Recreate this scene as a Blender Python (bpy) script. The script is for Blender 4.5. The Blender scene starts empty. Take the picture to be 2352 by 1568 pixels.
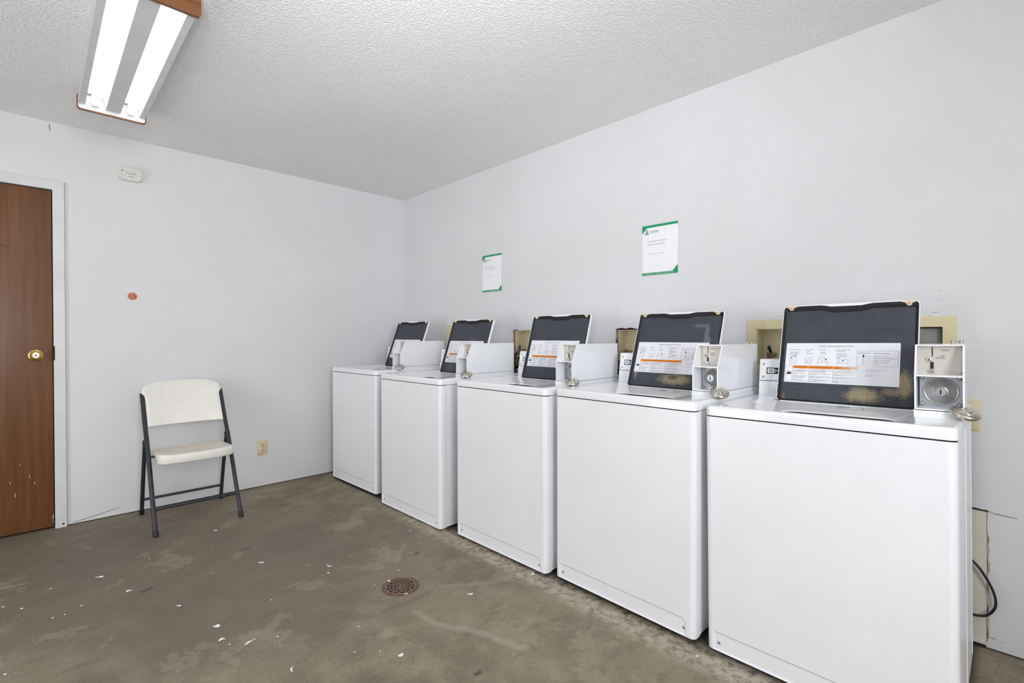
import bpy, bmesh, math, random
from mathutils import Vector, Matrix
S = bpy.context.scene
COL = S.collection
PI = math.pi
rnd = random.Random(7)

# ------------------------------------------------------------------ materials
def new_mat(name):
    m = bpy.data.materials.new(name); m.use_nodes = True
    nt = m.node_tree; b = nt.nodes['Principled BSDF']
    return m, nt, b
def lin(c):
    return tuple((x/255/12.92 if x/255 <= .04045 else ((x/255+.055)/1.055)**2.4) for x in c)+(1,)
def N(nt, t, **kw):
    n = nt.nodes.new(t)
    for k, v in kw.items():
        if k in n.inputs: n.inputs[k].default_value = v
        else: setattr(n, k, v)
    return n
def MATH(nt, op, a, b=None, c=None, clamp=False):
    n = nt.nodes.new('ShaderNodeMath'); n.operation = op; n.use_clamp = clamp
    for i, v in enumerate((a, b, c)):
        if v is None: continue
        if hasattr(v, 'is_output'): nt.links.new(v, n.inputs[i])
        else: n.inputs[i].default_value = v
    return n.outputs[0]
def VM(nt, op, a, b=None, s=None):
    n = nt.nodes.new('ShaderNodeVectorMath'); n.operation = op
    for i, v in enumerate((a, b)):
        if v is None: continue
        if hasattr(v, 'is_output'): nt.links.new(v, n.inputs[i])
        else: n.inputs[i].default_value = v
    if s is not None:
        if hasattr(s, 'is_output'): nt.links.new(s, n.inputs['Scale'])
        else: n.inputs['Scale'].default_value = s
    return n.outputs['Value'] if op in ('LENGTH', 'DOT_PRODUCT', 'DISTANCE') else n.outputs['Vector']
def MIX(nt, fac, a, b):
    n = nt.nodes.new('ShaderNodeMix'); n.data_type = 'RGBA'
    if hasattr(fac, 'is_output'): nt.links.new(fac, n.inputs[0])
    else: n.inputs[0].default_value = fac
    for i, v in ((6, a), (7, b)):
        if hasattr(v, 'is_output'): nt.links.new(v, n.inputs[i])
        else: n.inputs[i].default_value = v
    return n.outputs[2]
def RANGE(nt, v, a, b, c=0., d=1.):
    n = nt.nodes.new('ShaderNodeMapRange'); n.clamp = True; n.interpolation_type = 'SMOOTHSTEP'
    nt.links.new(v, n.inputs[0])
    for i, x in enumerate((a, b, c, d)): n.inputs[i+1].default_value = x
    return n.outputs[0]
def OBJCO(nt): return nt.nodes.new('ShaderNodeTexCoord').outputs['Object']
def NOISE(nt, vec, scale, detail=3, rough=.55, sc=None):
    if sc is not None: vec = VM(nt, 'MULTIPLY', vec, sc)
    n = nt.nodes.new('ShaderNodeTexNoise'); nt.links.new(vec, n.inputs['Vector'])
    n.inputs['Scale'].default_value = scale; n.inputs['Detail'].default_value = detail; n.inputs['Roughness'].default_value = rough
    return n.outputs['Fac']
def BUMP(nt, b, h, dist, strength=1.):
    n = nt.nodes.new('ShaderNodeBump'); n.inputs['Distance'].default_value = dist; n.inputs['Strength'].default_value = strength
    nt.links.new(h, n.inputs['Height']); nt.links.new(n.outputs[0], b.inputs['Normal'])
def mat(name, rgb, rough=.5, metal=0., spec=.5, coat=0., var=.04, vscale=20, bump=0., bscale=300):
    """plain painted / moulded surface: colour with a faint procedural mottling"""
    m, nt, b = new_mat(name); co = OBJCO(nt); c = lin(rgb)
    n = NOISE(nt, co, vscale, 4)
    dk = tuple(x*(1-var) for x in c[:3])+(1,); lt = tuple(min(1, x*(1+var)) for x in c[:3])+(1,)
    nt.links.new(MIX(nt, RANGE(nt, n, .3, .7), dk, lt), b.inputs['Base Color'])
    b.inputs['Roughness'].default_value = rough; b.inputs['Metallic'].default_value = metal
    b.inputs['Specular IOR Level'].default_value = spec
    if coat: b.inputs['Coat Weight'].default_value = coat; b.inputs['Coat Roughness'].default_value = .06
    if bump: BUMP(nt, b, NOISE(nt, co, bscale, 2), bump)
    return m
def emit(name, rgb, strength):
    m, nt, b = new_mat(name)
    b.inputs['Base Color'].default_value = lin(rgb); b.inputs['Emission Color'].default_value = lin(rgb)
    b.inputs['Emission Strength'].default_value = strength
    return m

def mat_wall():
    m, nt, b = new_mat('wall_paint'); co = OBJCO(nt)
    n = NOISE(nt, co, 1.3, 5, .6); n2 = NOISE(nt, co, 9, 5, .65)
    c = MIX(nt, RANGE(nt, n, .3, .75), lin((220, 220, 221)), lin((226, 226, 228)))
    c = MIX(nt, RANGE(nt, n2, .66, .85, 0, .35), c, lin((210, 209, 205)))
    nt.links.new(c, b.inputs['Base Color']); b.inputs['Roughness'].default_value = .55
    h = MATH(nt, 'ADD', MATH(nt, 'MULTIPLY', NOISE(nt, co, 260, 2), .6), NOISE(nt, co, 30, 3))
    BUMP(nt, b, h, .0012, .5); return m
def mat_ceiling():
    m, nt, b = new_mat('ceiling_texture'); co = OBJCO(nt)
    n = NOISE(nt, co, 100, 3, .6); n2 = NOISE(nt, co, 240, 2, .5); big = NOISE(nt, co, 1.1, 3)
    h = MATH(nt, 'ADD', RANGE(nt, n, .42, .62), MATH(nt, 'MULTIPLY', n2, .5))
    c = MIX(nt, RANGE(nt, big, .3, .7), lin((236, 236, 236)), lin((242, 242, 242)))
    nt.links.new(c, b.inputs['Base Color']); b.inputs['Roughness'].default_value = .9
    BUMP(nt, b, h, .003, .65); return m
def seg_mask(nt, P, A, B, w0, w1):
    A = Vector((*A, 0)); B = Vector((*B, 0)); d = B-A
    t = MATH(nt, 'MULTIPLY', VM(nt, 'DOT_PRODUCT', VM(nt, 'SUBTRACT', P, tuple(A)), tuple(d)), 1/d.length_squared, clamp=True)
    q = VM(nt, 'SCALE', tuple(d), None, t)
    dist = VM(nt, 'LENGTH', VM(nt, 'SUBTRACT', VM(nt, 'SUBTRACT', P, tuple(A)), q))
    return RANGE(nt, dist, w0, w1, 1, 0)
def mat_floor():
    m, nt, b = new_mat('worn_concrete'); co = OBJCO(nt)
    sep = nt.nodes.new('ShaderNodeSeparateXYZ'); nt.links.new(co, sep.inputs[0])
    flat = VM(nt, 'MULTIPLY', co, (1, 1, 0))
    wn = nt.nodes.new('ShaderNodeTexNoise'); wn.inputs['Scale'].default_value = 5; wn.inputs['Detail'].default_value = 4
    nt.links.new(co, wn.inputs['Vector'])
    P = VM(nt, 'ADD', flat, VM(nt, 'MULTIPLY', VM(nt, 'SUBTRACT', wn.outputs['Color'], (.5, .5, .5)), (.22, .22, 0)))
    PW = VM(nt, 'ADD', flat, VM(nt, 'MULTIPLY', VM(nt, 'SUBTRACT', wn.outputs['Color'], (.5, .5, .5)), (.07, .07, 0)))
    big = NOISE(nt, co, 1.5, 6, .62); mid = NOISE(nt, co, 5.5, 6, .65); fine = NOISE(nt, co, 60, 4, .7); streak = NOISE(nt, co, 7, 5, .6, (2.4, .7, 1))
    c = MIX(nt, RANGE(nt, big, .40, .62), lin((112, 102, 84)), lin((142, 131, 110)))
    c = MIX(nt, RANGE(nt, mid, .45, .66, 0, .6), c, lin((163, 152, 132)))
    c = MIX(nt, RANGE(nt, streak, .52, .70, 0, .55), c, lin((92, 83, 70)))
    # darker zone by the door and chair
    z = seg_mask(nt, P, (.5, -2.7), (1.35, -1.75), .3, 1.15)
    c = MIX(nt, MATH(nt, 'MULTIPLY', z, .72), c, lin((93, 87, 78)))
    c = MIX(nt, RANGE(nt, fine, .35, .68, 0, .42), c, lin((104, 95, 80)))
    def paint(c, segs, w0, w1, rgb, amt, PP):
        k = None
        for A, B in segs:
            s = seg_mask(nt, PP, A, B, w0, w1); k = s if k is None else MATH(nt, 'MAXIMUM', k, s)
        return MIX(nt, MATH(nt, 'MULTIPLY', k, amt), c, lin(rgb))
    grit = NOISE(nt, co, 260, 3, .7); c = MIX(nt, RANGE(nt, grit, .38, .66, 0, .35), c, lin((162, 151, 129)))
    pat = NOISE(nt, co, 3.2, 7, .7); c = MIX(nt, RANGE(nt, pat, .575, .60, 0, .28), c, lin((170, 158, 137)))
    # shade underneath the machines, painted dark into the floor colour
    under_shade = MATH(nt, 'MULTIPLY', RANGE(nt, MATH(nt, 'ADD', sep.outputs['Y'], MATH(nt, 'MULTIPLY', mid, .03)), -.765, -.735), MATH(nt, 'MULTIPLY', RANGE(nt, sep.outputs['X'], .12, .16), RANGE(nt, sep.outputs['X'], 3.9, 3.94, 1, 0)))
    c = MIX(nt, MATH(nt, 'MULTIPLY', under_shade, .85), c, lin((62, 54, 48)))
    # pale mineral streaks that run to the drain
    pale = [((2.28, -1.37), (2.418, -1.353)), ((2.418, -1.353), (2.513, -1.289)), ((2.513, -1.289), (2.66, -1.239)), ((2.66, -1.239), (2.75, -1.2))]
    c = paint(c, pale, .002, .026, (164, 155, 138), .6, PW)
    pale2 = [((2.176, -1.165), (2.269, -1.052)), ((2.269, -1.052), (2.337, -.937)), ((2.337, -.937), (2.381, -.745)),
             ((1.632, -1.155), (1.748, -1.188)), ((1.665, -1.046), (1.825, -1.186)), ((.78, -2.66), (.792, -2.523)), ((.9, -2.68), (.92, -2.6))]
    c = paint(c, pale2, .002, .022, (156, 148, 132), .45, PW)
    dark = [((1.123, -1.69), (1.123, -1.665)), ((1.80, -1.06), (1.808, -1.045)), ((2.741, -1.42), (2.745, -1.405)), ((.609, -2.40), (.615, -2.38)), ((1.269, -2.15), (1.26, -2.11)), ((.35, -1.35), (.36, -1.30)), ((.55, -1.30), (.56, -1.26))]
    c = paint(c, dark, .002, .014, (66, 61, 54), .75, PW)
    # gritty residue along the foot of the machines
    yb = MATH(nt, 'ABSOLUTE', MATH(nt, 'ADD', sep.outputs['Y'], .80))
    band = MATH(nt, 'MULTIPLY', RANGE(nt, yb, .02, .10, 1, 0), RANGE(nt, sep.outputs['X'], .9, 1.5))
    gr = NOISE(nt, co, 26, 5, .75)
    c = MIX(nt, MATH(nt, 'MULTIPLY', band, RANGE(nt, gr, .38, .58, 0, .8)), c, lin((188, 176, 160)))
    gr2 = NOISE(nt, co, 17, 5, .75, (1, 1.3, 1))
    c = MIX(nt, MATH(nt, 'MULTIPLY', band, RANGE(nt, gr2, .55, .72, 0, .8)), c, lin((92, 68, 45)))
    # rusty halo at the drain
    dr = VM(nt, 'LENGTH', VM(nt, 'SUBTRACT', flat, (2.05, -1.298, 0)))
    c = MIX(nt, RANGE(nt, dr, .082, .096, .35, 0), c, lin((140, 100, 70)))
    speck = NOISE(nt, co, 95, 1, .5)
    c = MIX(nt, RANGE(nt, speck, .735, .77, 0, .7), c, lin((190, 184, 172)))
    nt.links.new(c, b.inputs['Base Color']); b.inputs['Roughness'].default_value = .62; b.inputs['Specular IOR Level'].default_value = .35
    BUMP(nt, b, MATH(nt, 'ADD', MATH(nt, 'MULTIPLY', fine, .4), mid), .003, .5); return m
def mat_wood(name, dark, light, axis, scale, rough=.35, spec=.5):
    m, nt, b = new_mat(name); co = OBJCO(nt)
    s = [14., 14., 14.]; s[axis] = .7
    g = NOISE(nt, co, scale, 6, .62, tuple(s)); g2 = NOISE(nt, co, scale*.16, 4, .6, tuple(s)); f = NOISE(nt, co, scale*5, 3, .6, tuple(s))
    c = MIX(nt, RANGE(nt, g, .3, .7), lin(dark), lin(light))
    c = MIX(nt, RANGE(nt, g2, .35, .7, 0, .55), c, tuple(x*.62 for x in lin(dark)[:3])+(1,))
    c = MIX(nt, RANGE(nt, f, .55, .75, 0, .35), c, tuple(x*.6 for x in lin(dark)[:3])+(1,))
    nt.links.new(c, b.inputs['Base Color']); b.inputs['Roughness'].default_value = rough; b.inputs['Specular IOR Level'].default_value = spec
    BUMP(nt, b, f, .0006, .5); return m
def mat_liner(name, blots):
    """dark stippled plastic of a lid; blots = worn spots (x, z, rx, rz, colour, amount) in lid coordinates"""
    m, nt, b = new_mat(name); co = OBJCO(nt)
    sp = NOISE(nt, co, 800, 2, .7); big = NOISE(nt, co, 9, 4, .6)
    c = MIX(nt, RANGE(nt, sp, .35, .68), lin((38, 39, 46)), lin((93, 96, 107)))
    c = MIX(nt, RANGE(nt, big, .35, .75, 0, .4), c, lin((46, 48, 55)))
    wn = NOISE(nt, co, 42, 7, .75); wf = NOISE(nt, co, 130, 4, .7)
    for x, z, rx, rz, rgb, amt in blots:
        d = VM(nt, 'LENGTH', VM(nt, 'MULTIPLY', VM(nt, 'SUBTRACT', co, (x, 0, z)), (1/rx, 0, 1/rz)))
        d = MATH(nt, 'ADD', d, MATH(nt, 'MULTIPLY', MATH(nt, 'SUBTRACT', wn, .5), 1.5))
        k = MATH(nt, 'MULTIPLY', RANGE(nt, d, .35, 1.25, amt, 0), RANGE(nt, wf, .25, .6, .45, 1))
        c = MIX(nt, k, c, lin(rgb))
    nt.links.new(c, b.inputs['Base Color']); b.inputs['Roughness'].default_value = .55; b.inputs['Specular IOR Level'].default_value = .35
    BUMP(nt, b, sp, .0006, .6); return m
def mat_ink(name, rgb, faded=False):
    m, nt, b = new_mat(name); c = lin(rgb)
    if faded:
        co = OBJCO(nt); wn = NOISE(nt, co, 40, 5, .7)
        d = VM(nt, 'LENGTH', VM(nt, 'MULTIPLY', VM(nt, 'SUBTRACT', co, (.275, 0, -.122)), (1/.085, 0, 1/.05)))
        d = MATH(nt, 'ADD', d, MATH(nt, 'MULTIPLY', MATH(nt, 'SUBTRACT', wn, .5), 1.6))
        nt.links.new(MIX(nt, RANGE(nt, d, .35, 1.3, .85, 0), c, lin((232, 228, 214))), b.inputs['Base Color'])
    else:
        b.inputs['Base Color'].default_value = c
    b.inputs['Roughness'].default_value = .5
    return m

M = {}
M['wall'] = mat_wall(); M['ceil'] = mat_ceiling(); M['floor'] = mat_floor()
M['trim'] = mat('trim_paint', (217, 218, 219), .45, vscale=6)
M['enamel'] = mat('white_enamel', (243, 244, 247), .16, coat=.35, var=.012, vscale=3)
M['enamel_matt'] = mat('white_powder_coat', (243, 244, 247), .3, var=.015, vscale=5)
M['dark'] = mat('shadow_black_plastic', (20, 21, 24), .6)
M['cavity'] = mat('dark_cavity', (52, 53, 58), .9, var=.2)
M['rubber'] = mat('black_rubber', (22, 22, 26), .42)
M['screw'] = mat('zinc_screw', (170, 170, 168), .32, 1.)
M['zinc'] = mat('galvanised_plate', (186, 190, 196), .38, .85, var=.12, vscale=30)
M['steel'] = mat('brushed_steel', (196, 194, 190), .27, 1., var=.1, vscale=40)
M['padlock'] = mat('padlock_steel', (205, 199, 188), .2, 1., var=.15, vscale=60)
M['coinpanel'] = mat('brushed_coin_panel', (206, 200, 192), .45, .3, var=.05, vscale=60)
M['cream'] = mat('cream_rubber', (228, 212, 184), .5)
M['beige'] = mat('beige_plastic', (224, 210, 170), .5, var=.06, vscale=12)
M['beige_in'] = mat('beige_box_interior', (228, 217, 182), .55, var=.05)
M['almond'] = mat('almond_plastic', (218, 204, 166), .4, var=.05)
M['blue'] = mat('blue_handle', (28, 84, 170), .4)
M['valve'] = mat('tarnished_valve', (150, 138, 120), .35, .9, var=.3, vscale=60)
M['stud'] = mat('stud_wood', (166, 120, 92), .8, var=.25, vscale=40)
M['torn'] = mat('torn_drywall', (190, 176, 155), .9, var=.25, vscale=80)
M['crack'] = mat('crack_dark', (48, 36, 32), .9, var=.3, vscale=50)
M['patch'] = mat('patch_board', (228, 221, 205), .6, var=.06, vscale=8)
M['greyplate'] = mat('grey_metal_plate', (150, 150, 143), .45, .15, var=.1, vscale=14)
M['chair_poly'] = mat('chair_polyethylene', (242, 239, 231), .5, var=.02, bump=.0006, bscale=420)
M['chair_poly_beige'] = mat('chair_polyethylene_beige', (232, 222, 207), .5, var=.05, vscale=12, bump=.0006, bscale=420)  # beige tone on the seat top behind the front lip
M['chair_steel'] = mat('chair_grey_tube', (62, 64, 72), .35, .5, var=.12, vscale=30)
M['foot_black'] = mat('chair_black_cap', (26, 26, 30), .55)
M['brass'] = mat('brass', (214, 180, 110), .22, 1., var=.08)
M['brass_pale'] = mat('pale_brass', (232, 214, 168), .22, 1., var=.05)
M['door'] = mat_wood('door_veneer', (110, 68, 38), (128, 83, 49), 2, 3.2, .38)
M['light_wood'] = mat_wood('fixture_wood', (112, 66, 32), (148, 94, 48), 1, 6, .4)
M['fixture_white'] = mat('fixture_white', (232, 232, 232), .4, var=.03)
M['fixture_grey'] = mat('fixture_shaded_grey', (208, 209, 212), .45, var=.03)  # white metal greyed to paint in the shade on down-facing parts
M['tube'] = emit('fluorescent_tube', (255, 252, 248), 3.2)
M['tubecap'] = mat('tube_cap', (235, 232, 226), .4)
M['rust'] = mat('rusty_iron', (122, 98, 84), .75, .3, var=.3, vscale=55, bump=.001, bscale=160)
M['rustring'] = mat('rust_ring', (118, 84, 66), .85, var=.35, vscale=60)
M['detector'] = mat('detector_plastic', (222, 221, 214), .45)
M['detector_dark'] = mat('detector_grey', (110, 112, 116), .5)
M['orange'] = mat('orange_plate', (206, 122, 92), .6, var=.15, vscale=120)
M['paper'] = mat('paper_white', (244, 244, 247), .7, var=.01)
M['green'] = mat('letterhead_green', (0, 150, 96), .6, var=.03)
M['teal'] = mat('logo_teal', (70, 140, 140), .6)
M['ink'] = mat_ink('print_ink', (34, 34, 40)); M['inkf'] = mat_ink('print_ink_worn', (34, 34, 40), True)
M['inkgrey'] = mat_ink('print_grey', (130, 132, 138)); M['worn_ink'] = mat_ink('worn_print', (120, 118, 118))
M['orange_ink'] = mat_ink('warning_orange', (246, 138, 12)); M['orange_inkf'] = mat_ink('warning_orange_worn', (246, 138, 12), True)
M['scuff'] = mat('scuff_grey', (182, 180, 178), .8)
M['sticker'] = mat('sticker_white', (238, 239, 244), .35, var=.01)
M['slot'] = mat('slot_dark', (18, 18, 30), .5)
M['badge'] = mat('badge_black', (20, 20, 26), .4)
M['scrap'] = mat('paper_scrap', (238, 236, 238), .8, var=.03)
M['lint'] = mat('grey_lint', (150, 160, 178), .9, var=.2)
M['rusty_spot'] = mat('hinge_rust', (120, 70, 48), .9, var=.3, vscale=90)

# ------------------------------------------------------------------ mesh building
class MB:
    def __init__(s): s.v = []; s.f = []; s.m = []; s.mats = []
    def mi(s, m):
        if m not in s.mats: s.mats.append(m)
        return s.mats.index(m)
    def add(s, vs, fs, m):
        o = len(s.v); s.v += [tuple(v) for v in vs]; k = s.mi(m)
        for f in fs: s.f.append(tuple(o+i for i in f)); s.m.append(k)
    def box(s, x0, x1, y0, y1, z0, z1, m):
        s.add([(x0,y0,z0),(x1,y0,z0),(x1,y1,z0),(x0,y1,z0),(x0,y0,z1),(x1,y0,z1),(x1,y1,z1),(x0,y1,z1)],
              [(0,3,2,1),(4,5,6,7),(0,1,5,4),(1,2,6,5),(2,3,7,6),(3,0,4,7)], m)
    def rbox(s, x0, x1, y0, y1, z0, z1, r, m, seg=2):
        bm = bmesh.new(); bmesh.ops.create_cube(bm, size=1)
        for v in bm.verts: v.co = (x0+(v.co.x+.5)*(x1-x0), y0+(v.co.y+.5)*(y1-y0), z0+(v.co.z+.5)*(z1-z0))
        bmesh.ops.bevel(bm, geom=bm.edges[:], offset=r, segments=seg, profile=.5, affect='EDGES')
        s.bm(bm, m)
    def bm(s, bm, m):
        bm.verts.index_update(); s.add([v.co[:] for v in bm.verts], [[v.index for v in f.verts] for f in bm.faces], m); bm.free()
    def prism(s, pts, axis, a, b, m):
        """polygon pts (2-D) swept along axis from a to b"""
        def P(p, t):
            return {0: (t, p[0], p[1]), 1: (p[0], t, p[1]), 2: (p[0], p[1], t)}[axis]
        n = len(pts); vs = [P(p, a) for p in pts]+[P(p, b) for p in pts]
        s.add(vs, [tuple(range(n-1, -1, -1)), tuple(range(n, 2*n))]+[(i, (i+1) % n, n+(i+1) % n, n+i) for i in range(n)], m)
    def loops(s, L, m, close=True, cap0=False, cap1=False):
        n = len(L[0]); vs = [v for l in L for v in l]; fs = []
        for k in range(len(L)-1):
            for i in range(n if close else n-1):
                j = (i+1) % n; fs.append((k*n+i, k*n+j, (k+1)*n+j, (k+1)*n+i))
        if cap0: fs.append(tuple(range(n-1, -1, -1)))
        if cap1: fs.append(tuple((len(L)-1)*n+i for i in range(n)))
        s.add(vs, fs, m)
    def tube(s, pts, r, m, n=12, caps=True):
        P = [Vector(p) for p in pts]; rs = r if isinstance(r, (list, tuple)) else [r]*len(P); L = []; up = None
        for i, p in enumerate(P):
            t = ((P[min(i+1, len(P)-1)]-P[max(i-1, 0)])).normalized()
            if up is None: up = Vector((0, 0, 1)) if abs(t.z) < .9 else Vector((1, 0, 0))
            a = t.cross(up).normalized(); b = t.cross(a).normalized(); up = -b if b.dot(up) < 0 else b
            a = t.cross(up).normalized(); b = up
            L.append([p+rs[i]*(math.cos(q)*a+math.sin(q)*b) for q in [2*PI*k/n for k in range(n)]])
        s.loops(L, m, True, caps, caps)
    def lathe(s, prof, m, M4=Matrix(), n=32, a0=0, a1=2*PI, caps=False):
        """prof = [(r, h)] turned about local z"""
        full = abs(a1-a0-2*PI) < 1e-6; k = n if full else n+1; L = []
        for i in range(k):
            a = a0+(a1-a0)*i/n; L.append([M4 @ Vector((r*math.cos(a), r*math.sin(a), h)) for r, h in prof])
        q = len(prof); vs = [v for l in L for v in l]; fs = []
        for i in range(k if full else k-1):
            j = (i+1) % k
            for t in range(q-1): fs.append((i*q+t, j*q+t, j*q+t+1, i*q+t+1))
        if caps and not full: fs += [tuple(range(q)), tuple((k-1)*q+t for t in range(q-1, -1, -1))]
        s.add(vs, fs, m)
    def build(s, name, parent=None, loc=None, smooth=35, rot=None):
        me = bpy.data.meshes.new(name); me.from_pydata(s.v, [], s.f)
        for m in s.mats: me.materials.append(M[m] if isinstance(m, str) else m)
        for p, k in zip(me.polygons, s.m): p.material_index = k
        b = bmesh.new(); b.from_mesh(me)
        b.faces.ensure_lookup_table(); bmesh.ops.recalc_face_normals(b, faces=b.faces[:]) if not getattr(s, 'keep', False) else None
        b.to_mesh(me); b.free()
        if smooth:
            for p in me.polygons: p.use_smooth = True
            me.set_sharp_from_angle(angle=math.radians(smooth))
        me.update()
        o = bpy.data.objects.new(name, me); COL.objects.link(o)
        if parent: o.parent = parent
        if loc: o.location = loc
        if rot: o.rotation_euler = rot
        return o
def rrect(x0, x1, z0, z1, r, n=6):
    """rounded rectangle, counter-clockwise, 4*(n+1) points"""
    out = []
    for cx, cz, a in ((x1-r, z0+r, -PI/2), (x1-r, z1-r, 0), (x0+r, z1-r, PI/2), (x0+r, z0+r, PI)):
        for i in range(n+1): q = a+PI/2*i/n; out.append((cx+r*math.cos(q), cz+r*math.sin(q)))
    return out
def text_polys(t, width=None, size=1.):
    c = bpy.data.curves.new('lettering', 'FONT'); c.body = t; c.size = size; c.resolution_u = 2
    o = bpy.data.objects.new('lettering', c); COL.objects.link(o)
    dg = bpy.context.evaluated_depsgraph_get(); dg.update()
    me = bpy.data.meshes.new_from_object(o.evaluated_get(dg))
    vs = [(v.co.x, v.co.y) for v in me.vertices]; fs = [tuple(p.vertices) for p in me.polygons]
    bpy.data.objects.remove(o); bpy.data.meshes.remove(me); bpy.data.curves.remove(c)
    return vs, fs
class Sheet(MB):
    """flat printed thing: 2-D drawing in (u right, v down), lying in local x / -z, ink floating a hair in front (-y)"""
    keep = True
    def P(s, u, v, k): return (u, -.00025*k, -v)
    def poly(s, pts, m, k=1): s.add([s.P(u, v, k) for u, v in pts], [tuple(range(len(pts)))], m)
    def rect(s, u0, v0, u1, v1, m, k=1): s.poly([(u0, v0), (u0, v1), (u1, v1), (u1, v0)], m, k)
    def line(s, a, b, w, m, k=1):
        d = Vector((b[0]-a[0], b[1]-a[1])); q = Vector((-d.y, d.x)).normalized()*w/2
        s.poly([(a[0]+q.x, a[1]+q.y), (b[0]+q.x, b[1]+q.y), (b[0]-q.x, b[1]-q.y), (a[0]-q.x, a[1]-q.y)], m, k)
    def path(s, pts, w, m, k=1):
        for a, b in zip(pts, pts[1:]): s.line(a, b, w, m, k)
    def frame(s, u0, v0, u1, v1, w, m, k=1): s.path([(u0, v0), (u1, v0), (u1, v1), (u0, v1), (u0, v0)], w, m, k)
    def text(s, t, u, v, cap, m, width=None, k=2, center=False):
        vs, fs = text_polys(t)
        if not vs: return
        w = max(x for x, y in vs)-min(x for x, y in vs); x0 = min(x for x, y in vs)
        sy = cap/.69; sx = sy if width is None else width/w
        ou = u-(w*sx/2 if center else 0)
        s.add([s.P(ou+(x-x0)*sx, v-y*sy, k) for x, y in vs], fs, m)

def empty(name, loc, rz=0, label=None, cat=None, group=None):
    o = bpy.data.objects.new(name, None); COL.objects.link(o); o.location = loc; o.rotation_euler = (0, 0, rz)
    o.empty_display_size = .1
    return tag(o, label, cat, group)
def tag(o, label=None, cat=None, group=None):
    if label: o['label'] = label
    if cat: o['category'] = cat
    if group: o['group'] = group
    return o
def struct(o): o['kind'] = 'structure'; return o
def copy_tree(o, parent=None):
    c = o.copy(); COL.objects.link(c)
    if parent: c.parent = parent; c.matrix_parent_inverse = o.matrix_parent_inverse
    for ch in [x for x in bpy.data.objects if x.parent is o]: copy_tree(ch, c)
    return c

# ------------------------------------------------------------------ room (origin: floor corner between door wall x=0 and washer wall y=0)
H = 2.42724
XR, YF = 5.3, -4.3
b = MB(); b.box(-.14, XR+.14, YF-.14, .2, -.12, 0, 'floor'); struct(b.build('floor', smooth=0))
b = MB(); b.box(-.14, XR+.14, YF-.14, .2, H, H+.1, 'ceil'); struct(b.build('ceiling', smooth=0))
# door wall with its opening
DY0, DY1, DH = -2.4126-.914, -2.4126, 2.025
b = MB()
b.box(-.12, 0, DY1+.012, .14, .006, H, 'wall'); b.box(-.12, 0, YF-.12, DY0-.012, .006, H, 'wall'); b.box(-.12, 0, DY0-.012, DY1+.012, DH+.012, H, 'wall')
wl = struct(b.build('wall_left', smooth=0))
q = MB(); q.prism([(-2.4245, 2.4121), (-2.4205, 2.412), (-2.4195, 2.377), (-2.4225, 2.376)], 0, .0005, .002, 'worn_ink'); q.build('wall_mark', wl, smooth=0)
q = MB(); q.prism([(-2.335, .016), (-2.28, .022), (-2.20, .036), (-2.12, .052), (-2.10, .0535), (-2.12, .0495), (-2.20, .0325), (-2.28, .0185), (-2.335, .0125)], 0, .0003, .0012, 'worn_ink'); q.build('torn_edge', wl, smooth=0)
# washer wall with cut-outs for the recessed boxes
def jag(pts, step, amp, rr):
    out = []
    for i, a in enumerate(pts):
        c = pts[(i+1) % len(pts)]; L = math.dist(a, c); n = max(1, int(L/step)); dx, dz = (c[0]-a[0])/L, (c[1]-a[1])/L
        for k in range(n):
            t = k/n; e = 0 if k == 0 else rr.uniform(-amp, amp); out.append((a[0]+(c[0]-a[0])*t-dz*e, a[1]+(c[1]-a[1])*t+dx*e))
    return out
rr = random.Random(3)
holes = [ [(.70,1.0),(.98,1.0),(.98,1.215),(.70,1.215)],
          jag([(1.462,.915),(1.80,.915),(1.80,1.192),(1.462,1.192)], .022, .004, rr),
          jag([(2.346,.915),(2.69,.915),(2.69,1.199),(2.346,1.19)], .022, .005, rr),
          [(3.13,.99),(3.44,.99),(3.44,1.195),(3.13,1.195)],
          [(3.56,.99),(3.835,.99),(3.835,1.195),(3.56,1.195)],
          jag([(3.50,.02),(3.944,.02),(3.946,.30),(3.945,.506),(3.50,.512)], .03, .0035, rr) ]
def wall_with_holes(name, outer, holes, depth):
    bm = bmesh.new(); loops = []
    for pts in [outer]+holes:
        vs = [bm.verts.new((x, 0, z)) for x, z in pts]; loops.append(vs)
        for i in range(len(vs)): bm.edges.new((vs[i], vs[(i+1) % len(vs)]))
    bmesh.ops.triangle_fill(bm, use_beauty=True, use_dissolve=False, edges=bm.edges[:])
    for vs in loops:
        bk = [bm.verts.new(v.co+Vector((0, depth, 0))) for v in vs]
        for i in range(len(vs)):
            j = (i+1) % len(vs); bm.faces.new((vs[i], vs[j], bk[j], bk[i]))
    for f in bm.faces:
        if abs(f.normal.y) > .9 and f.normal.y > 0: f.normal_flip()
    k = MB(); k.keep = True; k.bm(bm, 'wall'); return k.build(name, smooth=0)
wr = struct(wall_with_holes('wall_right', [(0,.006),(XR,.006),(XR,H),(0,H)], holes, .013))
b = MB(); b.box(-.12, XR+.12, .115, .15, 0, H, 'cavity'); struct(b.build('wall_cavity', wr, smooth=0))
WY0, WY1, WZ0, WZ1 = -2.95, -1.85, .95, 2.2
b = MB(); b.box(XR, XR+.1, YF, WY0, .006, H, 'wall'); b.box(XR, XR+.1, WY1, .12, .006, H, 'wall'); b.box(XR, XR+.1, WY0, WY1, .006, WZ0, 'wall'); b.box(XR, XR+.1, WY0, WY1, WZ1, H, 'wall')
struct(b.build('wall_back', smooth=0))
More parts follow.
